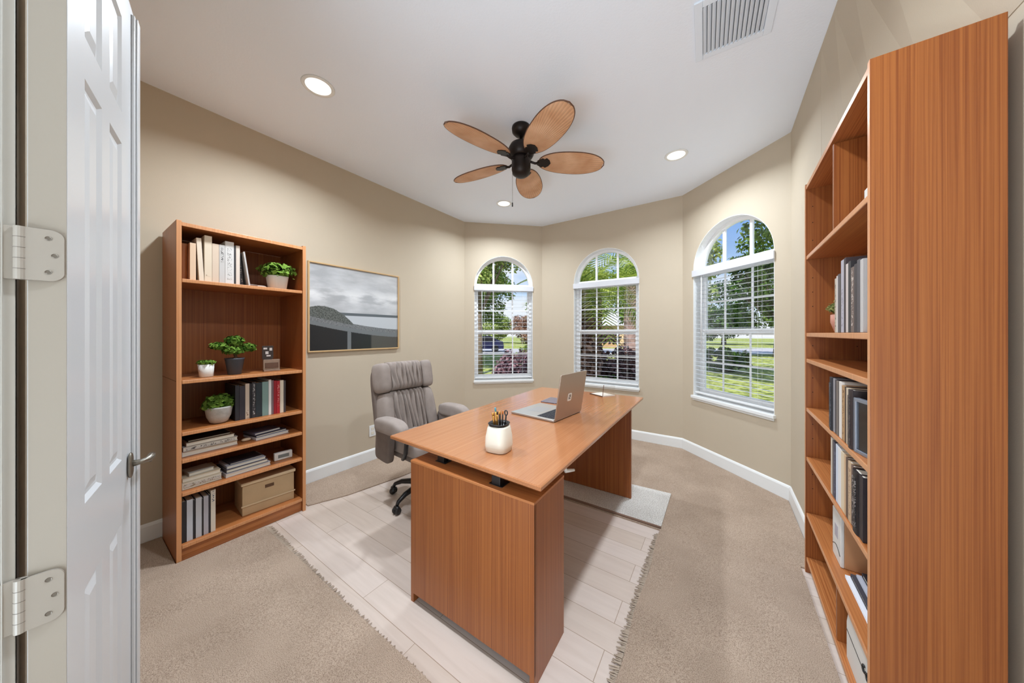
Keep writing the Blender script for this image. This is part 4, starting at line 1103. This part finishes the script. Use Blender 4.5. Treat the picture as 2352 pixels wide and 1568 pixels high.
bm = nb(); c0, c1, w_, h_ = .135, .150, .024, .026; pts = []
for cx, cy, a0 in ((h_ - .008, w_ - .008, 0), (-h_ + .008, w_ - .008, 90), (-h_ + .008, -w_ + .008, 180), (h_ - .008, -w_ + .008, 270)):
    for k in range(5): a = R_(a0 + k * 22.5); pts.append((c0 + cx + .008 * math.cos(a), c1 + cy + .008 * math.sin(a)))
prism(bm, pts, .0, .0008, MS); stk = link('sticker', bm, mat('sticker_white', rgb(240, 238, 234), .5), lid, bevel=0)
bm = nb()
# dark looping mark on the sticker: blocky S-like glyph over a dot row
for a, b, c, d in ((.008, .013, -.012, .012), (-.002, .003, -.012, .012), (-.013, -.008, -.012, .012), (.003, .008, .006, .012), (-.008, -.002, -.012, -.006), (.016, .018, -.008, .010)):
    box(bm, c0 + a, c0 + b, c1 + c, c1 + d, .0008, .0012, MS)
link('sticker_mark', bm, mat('sticker_ink', rgb(60, 56, 54), .6), stk)

nbk = thing('tablet', 'flat slate grey tablet lying on the desk behind the laptop base', 'tablet', (-1.218, 2.22, ZD), R_(2))
bm = nb(); box(bm, 0, .135, 0, .185, .0, .009); link('body', bm, mat('slate_case', rgb(128, 120, 130), .5), nbk, bevel=.003)
bm = nb(); box(bm, .008, .127, .008, .177, .009, .0094); link('screen', bm, mat('slate_glass', rgb(110, 104, 116), .25), nbk)

hold = thing('sign_holder', 'clear acrylic card holder with wooden base at the far end of the desk', 'card holder', (-.90, 2.78, ZD), R_(-28))
bm = nb(); prism(bm, [(-.085, -.055), (.075, -.055), (.085, .09), (-.075, .08)], 0, .006); link('base_plate', bm, mat('pale_card', rgb(226, 214, 200), .4), hold, bevel=.001)
bm = nb(); box(bm, -.084, .075, -.058, -.054, 0, .009); link('wood_edge', bm, M_brown, hold)
bm = nb()
Mh = Matrix.Translation((.075, -.05, .006)) @ Matrix.Rotation(R_(-8), 4, 'X')
box(bm, -.003, .0, 0, .14, 0, .10, Mh); link('acrylic_panel', bm, M_glass, hold)
bm = nb(); box(bm, -.004, .001, -.003, 0, 0, .10, Mh); link('panel_edge', bm, mat('acrylic_edge', rgb(110, 84, 66), .3), hold)

# ------------------------------------------------------------------ office chair
ch = thing('office_chair', 'taupe velour executive office chair with black star base on casters, pushed to the desk', 'office chair', (-2.02, 1.69, 0), R_(0))
CH_RZ = R_(-4)       # +x of the chair is its front
ch.rotation_euler = (0, 0, CH_RZ)
def fold_fn(a, c, n=9, amp=.010, ph=0.0, axis=1, face=0, skew=0.0):
    def f(v):
        x, y, z = v
        if x > 0: 
            k = math.sin((y / a) * n * math.pi / 2 + ph + skew * z / c * 2 + 1.3 * math.sin(z / c * 2.2 + ph))
            fade = max(0, 1 - abs(y / a) ** 6) * max(0, 1 - abs(z / c) ** 8)
            x += amp * (abs(k) ** .9 - .5) * 2.0 * fade
        return (x, y, z)
    return f
def gathered_pad(bm, b, c, t, M, folds, amp, ph, skew):
    NU, NV = 150, 40
    def X(u, v):
        e = max(0, 1 - abs(u) ** 5) ** .45 * max(0, 1 - abs(v) ** 6) ** .45
        w = u * folds * math.pi / 2 + ph + skew * v + .5 * math.sin(v * 2.3 + ph) + .35 * math.sin(u * 7 + v * 3)
        g = math.sin(w * 2); g = (g if g > 0 else g * 1.5) * (1 - .35 * math.sin(v * 4 + u * 9))
        return t * e + amp * g * e
    F = [[bm.verts.new(T((X(-1 + 2 * i / NU, -1 + 2 * j / NV), b * (-1 + 2 * i / NU), c * (-1 + 2 * j / NV)), M)) for j in range(NV + 1)] for i in range(NU + 1)]
    for i in range(NU):
        for j in range(NV): bm.faces.new([F[i][j], F[i + 1][j], F[i + 1][j + 1], F[i][j + 1]])
    edge = [F[i][0] for i in range(NU + 1)] + [F[NU][j] for j in range(1, NV + 1)] + [F[i][NV] for i in range(NU - 1, -1, -1)] + [F[0][j] for j in range(NV - 1, 0, -1)]
    bm.faces.new(edge[::-1])
tilt = Matrix.Translation((-.200, 0, .478)) @ Matrix.Rotation(R_(-11), 4, 'Y')
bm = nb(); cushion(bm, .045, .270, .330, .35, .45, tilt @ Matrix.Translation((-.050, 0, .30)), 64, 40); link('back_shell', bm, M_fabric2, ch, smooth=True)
bm = nb(); gathered_pad(bm, .172, .210, .085, tilt @ Matrix.Translation((-.015, 0, .185)), 9, .0125, .4, .9); link('lumbar_cushion', bm, M_fabric, ch, smooth=True)
bm = nb(); gathered_pad(bm, .160, .125, .105, tilt @ Matrix.Translation((-.015, 0, .512)), 9, .0105, 1.1, .25); link('headrest', bm, M_fabric, ch, smooth=True)
for s in (-1, 1):
    bm = nb(); cushion(bm, .070, .056, .122, .5, .6, tilt @ Matrix.Translation((.022, s * .216, .505)) @ Matrix.Rotation(R_(-24 * s), 4, 'Z'), 40, 28); link('back_wing', bm, M_fabric, ch, smooth=True)
    bm = nb(); cushion(bm, .066, .054, .200, .5, .6, tilt @ Matrix.Translation((.016, s * .212, .180)) @ Matrix.Rotation(R_(-16 * s), 4, 'Z') @ Matrix.Rotation(R_(4 * s), 4, 'X'), 40, 28); link('back_wing', bm, M_fabric, ch, smooth=True)
def seatf(v):
    x, y, z = v
    if z > 0: z += .012 * math.cos(x * 5) - .010 * abs(math.sin(y * 26)) ** .5 * (1 if abs(y) < .2 else 0)
    return (x, y, z)
bm = nb(); cushion(bm, .265, .250, .062, .45, .35, Matrix.Translation((.04, 0, .485)), 96, 40, seatf); link('seat_cushion', bm, M_fabric, ch, smooth=True)
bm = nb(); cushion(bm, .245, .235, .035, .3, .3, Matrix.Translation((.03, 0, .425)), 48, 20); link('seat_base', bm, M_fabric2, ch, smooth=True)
for s in (-1, 1):
    def armf(v):
        x, y, z = v
        return (x, y, z - .22 * max(0, x - .08) ** 1.3 * 1.6 + .02 * math.cos(x * 6))
    bm = nb(); cushion(bm, .185, .056, .056, .5, .55, Matrix.Translation((.02, s * .305, .640)), 48, 26, armf); link('armrest', bm, M_fabric, ch, smooth=True)
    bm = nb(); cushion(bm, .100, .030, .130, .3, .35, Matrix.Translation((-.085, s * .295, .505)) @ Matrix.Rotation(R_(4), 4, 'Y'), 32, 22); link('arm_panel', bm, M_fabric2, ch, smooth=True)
    bm = nb(); tube(bm, [(.19, s * .305, .615), (.22, s * .305, .58), (.20, s * .30, .50), (.12, s * .27, .43), (.05, s * .2, .405)], [.016, .016, .015, .014, .014], 10); link('arm_frame', bm, M_black, ch, smooth=True)
bm = nb(); box(bm, -.10, .12, -.07, .07, .372, .398); link('tilt_mechanism', bm, M_black, ch, bevel=.008)
bm = nb(); tube(bm, [(0, 0, .10), (0, 0, .22)], .030, 18); tube(bm, [(0, 0, .22), (0, 0, .375)], .016, 14)
for z in (.25, .285): lathe(bm, [(.03, z), (.034, z + .01), (.03, z + .02)], 18)
link('gas_column', bm, M_black, ch, smooth=True)
bm = nb(); lathe(bm, [(.045, .075), (.05, .085), (.05, .12), (.035, .135)], 20); link('hub', bm, M_black, ch, smooth=True)
# base angles chosen so that two casters show left of the desk pedestal
a1 = math.atan2(1.584 - 1.69, -2.273 + 2.02) ; 
for k in range(5):
    a = R_(203) + k * 2 * math.pi / 5 - CH_RZ
    d = Vector((math.cos(a), math.sin(a), 0))
    bm = nb(); tube(bm, [d * .03 + Vector((0, 0, .105)), d * .12 + Vector((0, 0, .122)), d * .20 + Vector((0, 0, .112)), d * .262 + Vector((0, 0, .085)), d * .275 + Vector((0, 0, .066))], [.024, .022, .019, .015, .013], 12)
    leg = link('leg', bm, M_black, ch, smooth=True)
    bm = nb(); sd_ = Vector((-d.y, d.x, 0)); c0_ = d * .278 + Vector((0, 0, .028))
    for s in (-1, 1): tube(bm, [c0_ + sd_ * s * .006, c0_ + sd_ * s * .012, c0_ + sd_ * s * .026], [.024, .027, .022], 18)
    cushion(bm, .028, .018, .022, .7, .7, Matrix.Translation(c0_ + Vector((0, 0, .014))), 16, 10)
    link('caster', bm, M_black, leg, smooth=True)

# ------------------------------------------------------------------ ceiling fan
FX, FY = -1.285, 2.025
fan = thing('ceiling_fan', 'ceiling fan with five tan palm leaf blades and dark bronze motor over the desk', 'ceiling fan', (FX, FY, ZC))
bm = nb(); lathe(bm, [(.070, 0), (.073, -.012), (.070, -.04), (.050, -.062), (.030, -.070), (.018, -.075)], 32); link('canopy', bm, M_bronze, fan, smooth=True)
bm = nb(); tube(bm, [(0, 0, -.07), (0, 0, -.16)], .013, 14); link('downrod', bm, M_bronze, fan, smooth=True)
bm = nb(); lathe(bm, [(.018, -.115), (.045, -.122), (.085, -.145), (.100, -.175), (.100, -.215), (.085, -.240), (.072, -.245)], 36); link('motor_housing', bm, M_bronze, fan, smooth=True)
bm = nb(); lathe(bm, [(.072, -.238), (.074, -.272), (.074, -.335), (.066, -.368), (.045, -.384), (.020, -.388), (0, -.388)], 36); link('switch_housing', bm, M_bronze, fan, smooth=True)
def blade_mat():
    m = bpy.data.materials.new('palm_leaf_blade'); m.use_nodes = True
    n = m.node_tree; p = n.nodes['Principled BSDF']; lk = n.links.new
    t = n.nodes.new('ShaderNodeTexCoord'); s = n.nodes.new('ShaderNodeSeparateXYZ'); lk(t.outputs['Object'], s.inputs[0])
    a = n.nodes.new('ShaderNodeMath'); a.operation = 'ARCTAN2'; ad = n.nodes.new('ShaderNodeMath'); ad.inputs[1].default_value = .02; lk(s.outputs['X'], ad.inputs[0])
    lk(s.outputs['Y'], a.inputs[0]); lk(ad.outputs[0], a.inputs[1])
    sn = n.nodes.new('ShaderNodeMath'); sn.operation = 'MULTIPLY'; sn.inputs[1].default_value = 150; lk(a.outputs[0], sn.inputs[0])
    s2 = n.nodes.new('ShaderNodeMath'); s2.operation = 'SINE'; lk(sn.outputs[0], s2.inputs[0])
    q = n.nodes.new('ShaderNodeTexNoise'); q.inputs['Scale'].default_value = 6; lk(t.outputs['Object'], q.inputs[0])
    r = n.nodes.new('ShaderNodeValToRGB'); r.color_ramp.elements[0].position = .3; r.color_ramp.elements[1].position = .7
    r.color_ramp.elements[0].color = rgb(200, 146, 104); r.color_ramp.elements[1].color = rgb(226, 180, 142); lk(q.outputs[0], r.inputs[0])
    mr = n.nodes.new('ShaderNodeMapRange'); lk(s2.outputs[0], mr.inputs[0]); mr.inputs[1].default_value = -1; mr.inputs[2].default_value = -.4; mr.inputs[3].default_value = .84; mr.inputs[4].default_value = 1
    mx = n.nodes.new('ShaderNodeMix'); mx.data_type = 'RGBA'; mx.blend_type = 'MULTIPLY'; mx.inputs[0].default_value = 1; lk(r.outputs[0], mx.inputs[6]); lk(mr.outputs[0], mx.inputs[7])
    lk(mx.outputs[2], p.inputs['Base Color']); p.inputs['Roughness'].default_value = .55
    bn = n.nodes.new('ShaderNodeBump'); bn.inputs['Strength'].default_value = .5; bn.inputs['Distance'].default_value = .002; lk(s2.outputs[0], bn.inputs['Height']); lk(bn.outputs[0], p.inputs['Normal'])
    return m
M_blade = blade_mat()
bm = nb()
# blade outline in its own frame, root at the origin, along +x
NB = 48; half = []
L_b, Wb = .53, .118
out = []
for k in range(NB + 1):
    t = k / NB; x = L_b * t
    w = Wb * (1 - abs(2 * t ** .92 - 1) ** 2.3) ** .5 * (.86 + .16 * t) if 0 < t < 1 else 0
    out.append((x, w))
NY = 10
def bz(x, y): return .010 * (y / Wb) ** 2 * 1.0 - .006 * math.sin(math.pi * x / L_b)
grid = [[(x, w * (2 * j / NY - 1)) for j in range(NY + 1)] for x, w in out[1:-1]]
th_ = .0035
up_ = [[bm.verts.new((x, y, bz(x, y) + th_)) for x, y in row] for row in grid]; dn_ = [[bm.verts.new((x, y, bz(x, y) - th_)) for x, y in row] for row in grid]
for G, fl in ((up_, 0), (dn_, 1)):
    for i in range(len(G) - 1):
        for j in range(NY):
            f = [G[i][j], G[i + 1][j], G[i + 1][j + 1], G[i][j + 1]]; bm.faces.new(f if not fl else f[::-1])
for i in range(len(up_) - 1):
    for j in (0, NY): bm.faces.new([up_[i][j], up_[i + 1][j], dn_[i + 1][j], dn_[i][j]])
for G in (0, -1):
    for j in range(NY): bm.faces.new([up_[G][j], up_[G][j + 1], dn_[G][j + 1], dn_[G][j]])
blade = link('fan_blade', bm, M_blade, fan, smooth=False)
bm = nb(); pts = [Vector((x, -w, bz(x, w))) for x, w in out] + [Vector((x, w, bz(x, w))) for x, w in out[-2:0:-1]]
tube(bm, pts + [pts[0]], .0042, 6, cap=False); rim = link('blade_rim', bm, mat('blade_rim_brown', rgb(96, 62, 42), .5), blade, smooth=True)
bm = nb()
prism(bm, [(-.01, -.020), (.03, -.045), (.045, -.035), (.06, -.048), (.085, -.028), (.098, 0), (.085, .028), (.06, .048), (.045, .035), (.03, .045), (-.01, .020)], -.012, -.005)
br = link('blade_bracket', bm, M_bronze, blade, bevel=.002)
bm = nb(); tube(bm, [(.005, 0, -.009), (-.025, 0, -.016), (-.055, 0, -.006), (-.085, 0, .012)], [.010, .009, .009, .010], 10); link('blade_arm', bm, M_bronze, blade, smooth=True)
r0_ = .135
first = True
for k in range(5):
    ang = R_(-32.5 + 72 * k)
    b_ = blade if first else dup_tree(blade, fan)
    first = False
    b_.rotation_mode = 'XYZ'
    b_.matrix_local = Matrix.Rotation(ang, 4, 'Z') @ Matrix.Translation((r0_, 0, -.265)) @ Matrix.Rotation(R_(-13), 4, 'X')
bm = nb(); tube(bm, [(-.045, -.055, -.30), (-.045, -.055, -.60)], .0013, 6); link('pull_chain', bm, mat('chain_metal', rgb(120, 116, 112), .4, .6), fan)
bm = nb(); tube(bm, [(-.045, -.055, -.60), (-.045, -.055, -.63)], .005, 8); link('chain_pull', bm, M_black, fan, smooth=True)

# ------------------------------------------------------------------ recessed lights
def downlight(x, y, label, power):
    r = thing('recessed_light', label, 'ceiling light', (x, y, ZC), 0, 'recessed ceiling lights')
    bm = nb(); lathe(bm, [(.072, -.001), (.076, -.006), (.092, -.005), (.096, 0)], 40); link('trim_ring', bm, M_white, r, smooth=True)
    bm = nb(); lathe(bm, [(0, -.0035), (.06, -.0038), (.0735, -.0025)], 32); link('lens', bm, M_lamp, r, smooth=True)
    l = area('downlight_glow', (0, 0, -.012), (0, 0, -1), .14, .14, power, (0.80, .90, 1.0), 'DISK', 152); l.parent = r
downlight(-2.17, .95, 'lit recessed ceiling light above the left bookcase, nearest and largest', DLP * 1.1)
downlight(-.327, 3.13, 'lit recessed ceiling light near the rightmost window', DLP * .92)
downlight(-2.22, 3.10, 'lit recessed ceiling light near the bay corner, below the fan in view', DLP * 1.0)
downlight(-.327, .95, 'lit recessed ceiling light out of frame nearest the doorway', DLP)

# ------------------------------------------------------------------ return air vent in the ceiling
vt = thing('air_vent', 'white louvred return air vent in the ceiling near the right wall', 'air vent', (-.105, 1.74, ZC), R_(2))
vx, vy, fw = .345, .375, .036
bm = nb()
box(bm, 0, fw, 0, vy, -.010, 0); box(bm, vx - fw, vx, 0, vy, -.010, 0); box(bm, fw, vx - fw, 0, fw, -.010, 0); box(bm, fw, vx - fw, vy - fw, vy, -.010, 0)
link('vent_frame', bm, mat('vent_white', rgb(232, 240, 250), .6), vt, bevel=.002)
bm = nb(); box(bm, fw, vx - fw, fw, vy - fw, -.001, 0); link('backing', bm, mat('vent_backing_grey', rgb(120, 120, 120), .8), vt)  # flat mid-grey sheet behind the louvres
bm = nb(); ns_ = 14
for k in range(ns_):
    x = fw + (vx - 2 * fw) * (k + .5) / ns_
    box(bm, -.0012, .0012, fw, vy - fw, -.009, .009, Matrix.Translation((x, 0, -.0085)) @ Matrix.Rotation(R_(55), 4, 'Y'))
link('louvre', bm, MATS['vent_white'], vt, kind='stuff')

# ================================================================== outdoors
M_lawn = carpet_mat('lawn_grass', rgb(86, 104, 46), rgb(178, 186, 108), 6, .3)
M_conc = mat('pale_concrete', rgb(196, 192, 186), .8, var=.06, vscale=2)
M_road = mat('pale_asphalt', rgb(176, 174, 176), .85, var=.05, vscale=2)  # pale grey road surface with slight mottling
M_mulch = mat('pink_mulch', rgb(168, 130, 120), .9, var=.3, vscale=9, bump=.6, bscale=20)
GZ = -.40
bm = nb()
for i in range(1): box(bm, -90, 90, 4.6, 130, GZ - .3, GZ)
struct('ground', bm, M_lawn)
def strip(name, label, cat, a, b, w, m, h=.02):
    a, b = Vector(a), Vector(b); uu = (b - a).normalized(); nv = Vector((-uu.y, uu.x)); q = [a + nv * w / 2, b + nv * w / 2, b - nv * w / 2, a - nv * w / 2]
    bm = nb(); prism(bm, [(v.x, v.y) for v in q], GZ, GZ + h); o = link(name, bm, m)
    return tag(o, label, cat)
strip('road', 'pale sunlit street running past beyond the front lawn', 'road', (-60, -5.5), (45, 69.5), 8, M_road)
strip('sidewalk', 'narrow concrete sidewalk beside the street seen through the windows', 'sidewalk', (-50, -4.5), (40, 60), 1.3, M_conc, .03)
strip('front_path', 'pale concrete path close below the leftmost window', 'path', (-10.5, 5.6), (-5.6, 10.2), 1.1, M_conc, .025)
bm = nb(); prism(bm, [(-8.2, 6.2), (-2.9, 4.75), (1.0, 4.75), (-.6, 8.6), (-5.2, 8.2)], GZ, GZ + .02); tag(link('planting_bed', bm, M_mulch), 'pinkish mulch planting bed beneath the left and middle windows', 'garden bed')

def hedge(label, c, rad, n, m, size, seed, group=None, name='hedge_shrub'):
    root = thing(name, label, 'shrub', (c[0], c[1], GZ), 0, group)
    P, N = clumps(seed, (0, 0, rad[2] * .55), (rad[0], rad[1], rad[2] * .5), 60, n // 60, .16, .2)
    P[:, 2] = np.abs(P[:, 2])
    r = np.random.default_rng(seed); leaf_mesh('foliage', P, N, size * (.6 + .8 * r.random(len(P))), m, root, seed=seed, aspect=.7)
    bm = nb()
    for k in range(5):
        a = k * 1.25; tube(bm, [(.04 * math.cos(a), .04 * math.sin(a), 0), (rad[0] * .4 * math.cos(a), rad[1] * .4 * math.sin(a), rad[2] * .6)], [.02, .008], 6)
    link('stem', bm, M_bark, root)
    return root
hg_ = 'purple leaved shrubs below the windows'
hs = [(-4.4, 6.6, 'far left purple leaved shrub beside the path, seen in the leftmost window'), (-3.55, 6.6, 'purple leaved shrub between the left and middle windows'), (-2.75, 6.7, 'purple leaved shrub under the shaggy palm trunk'), (-1.95, 6.7, 'purple leaved shrub seen in the middle of the centre window'), (-1.15, 6.6, 'purple leaved shrub at the right of the centre window')]
for i, (x, y, lb) in enumerate(hs): hedge(lb, (x, y), (.52, .5, 1.62 if i else 1.25), 5400, L_purple, .085, 20 + i, hg_)
hedge('low green shrub in front of the purple shrubs below the centre window', (-2.0, 5.75), (.7, .35, .85), 3600, L_dark, .07, 40)
hedge('round dark green bush on the lawn seen in the rightmost window', (.25, 17.0), (1.1, .9, 1.05), 5400, L_dark, .12, 41)
hedge('yellow green shrub beyond the purple shrubs in the leftmost window', (-7.6, 13.0), (1.0, .8, 1.0), 4200, L_palm, .12, 42)

def tree(label, x, y, h, tr, crown, m, nclump, per, crad, leaf, seed, lean=0, branches=6, group='shade trees outside', bark=M_bark, barkless=False):
    root = thing('shade_tree', label, 'tree', (x, y, GZ), 0, group)
    (cz, rx, ry, rz_) = crown
    bm = nb(); tube(bm, [(0, 0, 0), (lean * .3, 0, h * .3), (lean, 0, h * .6), (lean * 1.2, 0, cz)], [tr * 1.3, tr, tr * .8, tr * .3], 10)
    rr = random.Random(seed)
    for k in range(branches):
        a = k * 2 * math.pi / branches + rr.random(); e = Vector((lean + rx * .75 * math.cos(a), ry * .75 * math.sin(a), cz + rz_ * (rr.random() - .2) * .8))
        b0 = Vector((lean * .9, 0, h * .5)); mid = (b0 + e) / 2 + Vector((0, 0, .1 * rx)); tube(bm, [b0, mid, e], [tr * .5, tr * .3, tr * .1], 7)
    link('trunk', bm, bark, root, smooth=True)
    P, N = clumps(seed, (lean, 0, cz), (rx, ry, rz_), nclump, per, crad, .25)
    r = np.random.default_rng(seed); leaf_mesh('foliage', P, N, leaf * (.6 + .8 * r.random(len(P))), m, root, seed=seed, aspect=.55)
    return root
tree('pale green shade tree with canopy filling the top of the leftmost window', -8.5, 10.1, 5, .11, (6.4, 3.6, 3.2, 2.6), L_pale, 150, 130, .55, .17, 60)
tree('slim grey trunked tree beside the parked car', -12.9, 15.2, 4.5, .17, (4.6, 2.6, 2.4, 2.6), L_green, 110, 120, .5, .17, 61)
tree('broad tree with overhanging crown at the top of the rightmost window', 4.4, 12.6, 5.2, .2, (6.0, 4.3, 3.4, 2.5), L_green, 150, 130, .5, .16, 62)
tree('spreading tree on the far lawn at the right of the rightmost window', 3.6, 29.5, 4.5, .3, (5.0, 4.0, 3.6, 2.9), L_dark, 120, 110, .7, .26, 63)
tree('tree at the left of the rightmost window with a dark trunk', -1.6, 17.5, 4.5, .22, (4.6, 1.7, 1.8, 2.8), L_pale, 90, 110, .45, .17, 64)
for i, (x, y, m, lb) in enumerate([(-9.2, 25.0, L_pale, 'bright green tree behind the purple shrubs in the middle window'), (-5.2, 24.5, L_green, 'green tree right of the house entrance in the middle window'), (-13.5, 26.5, L_green, 'green tree left of the far house')]):
    tree(lb, x, y, 5, .2, (4.9, 2.0, 2.0, 2.6), m, 90, 110, .55, .22, 70 + i)
for i, (x, y, s, m, lb) in enumerate([(-26.5, 43.5, .8, L_brown, 'distant reddish tree at the right of the leftmost window'), (-33, 43, .9, L_pale, 'distant pale tree in the leftmost window'), (-19.5, 52, 1.1, L_dark, 'far dark tree behind the house'), (-9, 55, 1.15, L_green, 'far tall tree beyond the street'), (.5, 57, 1.15, L_dark, 'far dark tree straight beyond the rightmost window'), (10, 59, 1.15, L_green, 'far green tree in the centre of the rightmost window'), (19.5, 61, 1.15, L_dark, 'far dark tree at the right edge of the rightmost window'), (-28.5, 52, 1.0, L_green, 'far green tree left behind the house')]):
    tree(lb, x, y, 4 * s, .25 * s, (3.2 * s, 3.9 * s, 3 * s, 2.4 * s), m, 80, 90, .8 * s, .34 * s, 80 + i, group='distant trees')

# palms
def palm(label, x, y, h, r, seed, fronds=22, fl=2.4, shaggy=False):
    root = thing('palm_tree', label, 'palm tree', (x, y, GZ), 0, 'palms beside the middle window')
    bm = nb(); n_ = 24
    lathe(bm, [(r * (1.15 if k == 0 else 1.0 + .08 * (k % 2)), h * k / n_) for k in range(n_ + 1)], 16)
    link('trunk', bm, mat('palm_trunk', rgb(150, 124, 118), .9, bump=.8, bscale=20, var=.3, vscale=8), root, smooth=False)
    rr = random.Random(seed)
    if shaggy:
        g = np.random.default_rng(seed); nn_ = 2600
        a = g.random(nn_) * 2 * math.pi; z = g.random(nn_) * (h - .2) + .15; q = r * (1.1 + .65 * g.random(nn_))
        P = np.stack([q * np.cos(a), q * np.sin(a), z], 1); N = np.stack([np.cos(a), np.sin(a), .8 + 0 * a], 1) + g.normal(size=(nn_, 3)) * .3
        leaf_mesh('old_frond_bases', P, N, .15 * (.6 + .8 * g.random(nn_)), L_brown, root, seed=seed)
    P, N, S = [], [], []
    V, Fc = [], []
    for k in range(fronds):
        az = k * 2.399 + rr.random() * .4; el = R_(rr.uniform(-5, 70)); Lf = fl * (.8 + .4 * rr.random())
        d = Vector((math.cos(az) * math.cos(el), math.sin(az) * math.cos(el), math.sin(el))); side = Vector((-math.sin(az), math.cos(az), 0))
        pos = Vector((0, 0, h)); NS = 26; pv = pos.copy(); dd = d.copy()
        for j in range(NS):
            dd = (dd + Vector((0, 0, -.055))).normalized(); pv = pv + dd * Lf / NS
            ll = .55 * math.sin(math.pi * (j + 2) / (NS + 3)) ** .6
            for s in (-1, 1):
                tip = pv + side * s * ll * .75 + dd * ll * .55 + Vector((0, 0, -.12 * ll)); w = dd * .018
                i0 = len(V); V += [pv - w, pv + w, tip]; Fc.append((i0, i0 + 1, i0 + 2))
    me = bpy.data.meshes.new('fronds'); me.from_pydata([tuple(v) for v in V], [], Fc); at = me.attributes.new('leafrand', 'FLOAT', 'FACE')
    at.data.foreach_set('value', np.random.default_rng(seed).random(len(Fc)).astype(np.float32)); me.materials.append(L_palm)
    o = bpy.data.objects.new('fronds', me); C.objects.link(o); o.parent = root
    return root
palm('palm tree with smooth pinkish trunk at the right of the middle window', -2.40, 10.4, 3.45, .20, 3, 30, 2.0)
palm('shaggy palm with peeling brown trunk at the left of the middle window', -2.22, 5.95, 2.62, .16, 4, 26, 1.5, True)

# car
car = thing('parked_car', 'dark blue hatchback parked on the far side of the street, seen in the leftmost window', 'car', (-18.6, 22.3, GZ + .02), R_(38))
bm = nb()
prof = [(-2.1, .30), (-2.12, .62), (-2.0, .85), (-1.25, .95), (-.65, 1.42), (.85, 1.48), (1.55, 1.12), (2.02, .95), (2.1, .6), (2.08, .30)]
rings = []
for y, ins in ((-.85, .06), (-.88, 0), (.88, 0), (.85, .06)):
    rings.append([bm.verts.new((px * (1 - ins * .3), y * (1 - (.18 if z > 1.0 else 0)), z - ins * .3 * (z > 1))) for px, z in prof])
for a, b in zip(rings[:-1], rings[1:]):
    for k in range(len(prof)): bm.faces.new([a[k], a[(k + 1) % len(prof)], b[(k + 1) % len(prof)], b[k]])
bm.faces.new(rings[0]); bm.faces.new(rings[-1][::-1])
link('body', bm, mat('blue_car_paint', rgb(26, 28, 66), .25, .2, coat=.5), car, bevel=.04)
bm = nb()
for s in (-1, 1): prism(bm, [(-1.1, .98), (-.62, 1.35), (.82, 1.40), (1.35, 1.10), (1.3, .98)], s * .885 - .01, s * .885 + .01, Matrix(((1, 0, 0, 0), (0, 0, .9, 0), (0, 1, 0, 0), (0, 0, 0, 1))))
link('side_window', bm, mat('car_glass', rgb(20, 22, 30), .1), car)
for wx_ in (-1.3, 1.3):
    for wy in (-.82, .82):
        bm = nb(); lathe(bm, [(.15, -.10), (.31, -.10), (.33, -.06), (.33, .06), (.31, .10), (.15, .10)], 24, Matrix.Translation((wx_, wy, .33)) @ Matrix.Rotation(R_(90), 4, 'X')); link('wheel', bm, M_black, car)

# houses across the street
def house(label, x, y, rz, w, d, h, arch=True):
    hs_ = thing('house', label, 'house', (x, y, GZ), rz)
    bm = nb(); box(bm, -w / 2, w / 2, 0, d, 0, h); link('wall', bm, mat('tan_stucco', rgb(206, 176, 140), .8), hs_)
    bm = nb(); e = .6
    v = [(-w / 2 - e, -e, h), (w / 2 + e, -e, h), (w / 2 + e, d + e, h), (-w / 2 - e, d + e, h), (-w / 2 + d * .4, d / 2, h + 1.7), (w / 2 - d * .4, d / 2, h + 1.7)]
    vv = [bm.verts.new(q) for q in v]
    for f in ((0, 1, 5, 4), (1, 2, 5), (2, 3, 4, 5), (3, 0, 4), (3, 2, 1, 0)): bm.faces.new([vv[i] for i in f])
    link('roof', bm, mat('pale_tile_roof', rgb(206, 204, 206), .8, bump=.5, bscale=8), hs_)
    if arch:
        bm = nb(); pts = [(1.3 * math.cos(math.pi * k / 16), 1.5 + 1.2 * math.sin(math.pi * k / 16)) for k in range(17)] + [(-1.3, 0), (1.3, 0)]
        prism(bm, pts, -.05, .05, Matrix(((1, 0, 0, 0), (0, 0, 1, -.02), (0, 1, 0, 0), (0, 0, 0, 1)))); link('entry_arch', bm, mat('entry_tan', rgb(180, 146, 108), .8), hs_)
    for wx_ in (-w * .36, -w * .22, w * .25, w * .38):
        bm = nb(); box(bm, wx_ - .6, wx_ + .6, -.06, .02, 1.0, 2.3); link('window', bm, mat('house_window', rgb(60, 64, 74), .2), hs_)
    return hs_
house('tan stucco house with pale roof and arched entry across the street', -11.6, 37.6, R_(35), 13, 8, 2.7)
house('pale house at the left across the street', -34, 28, R_(36), 12, 8, 2.7, False)
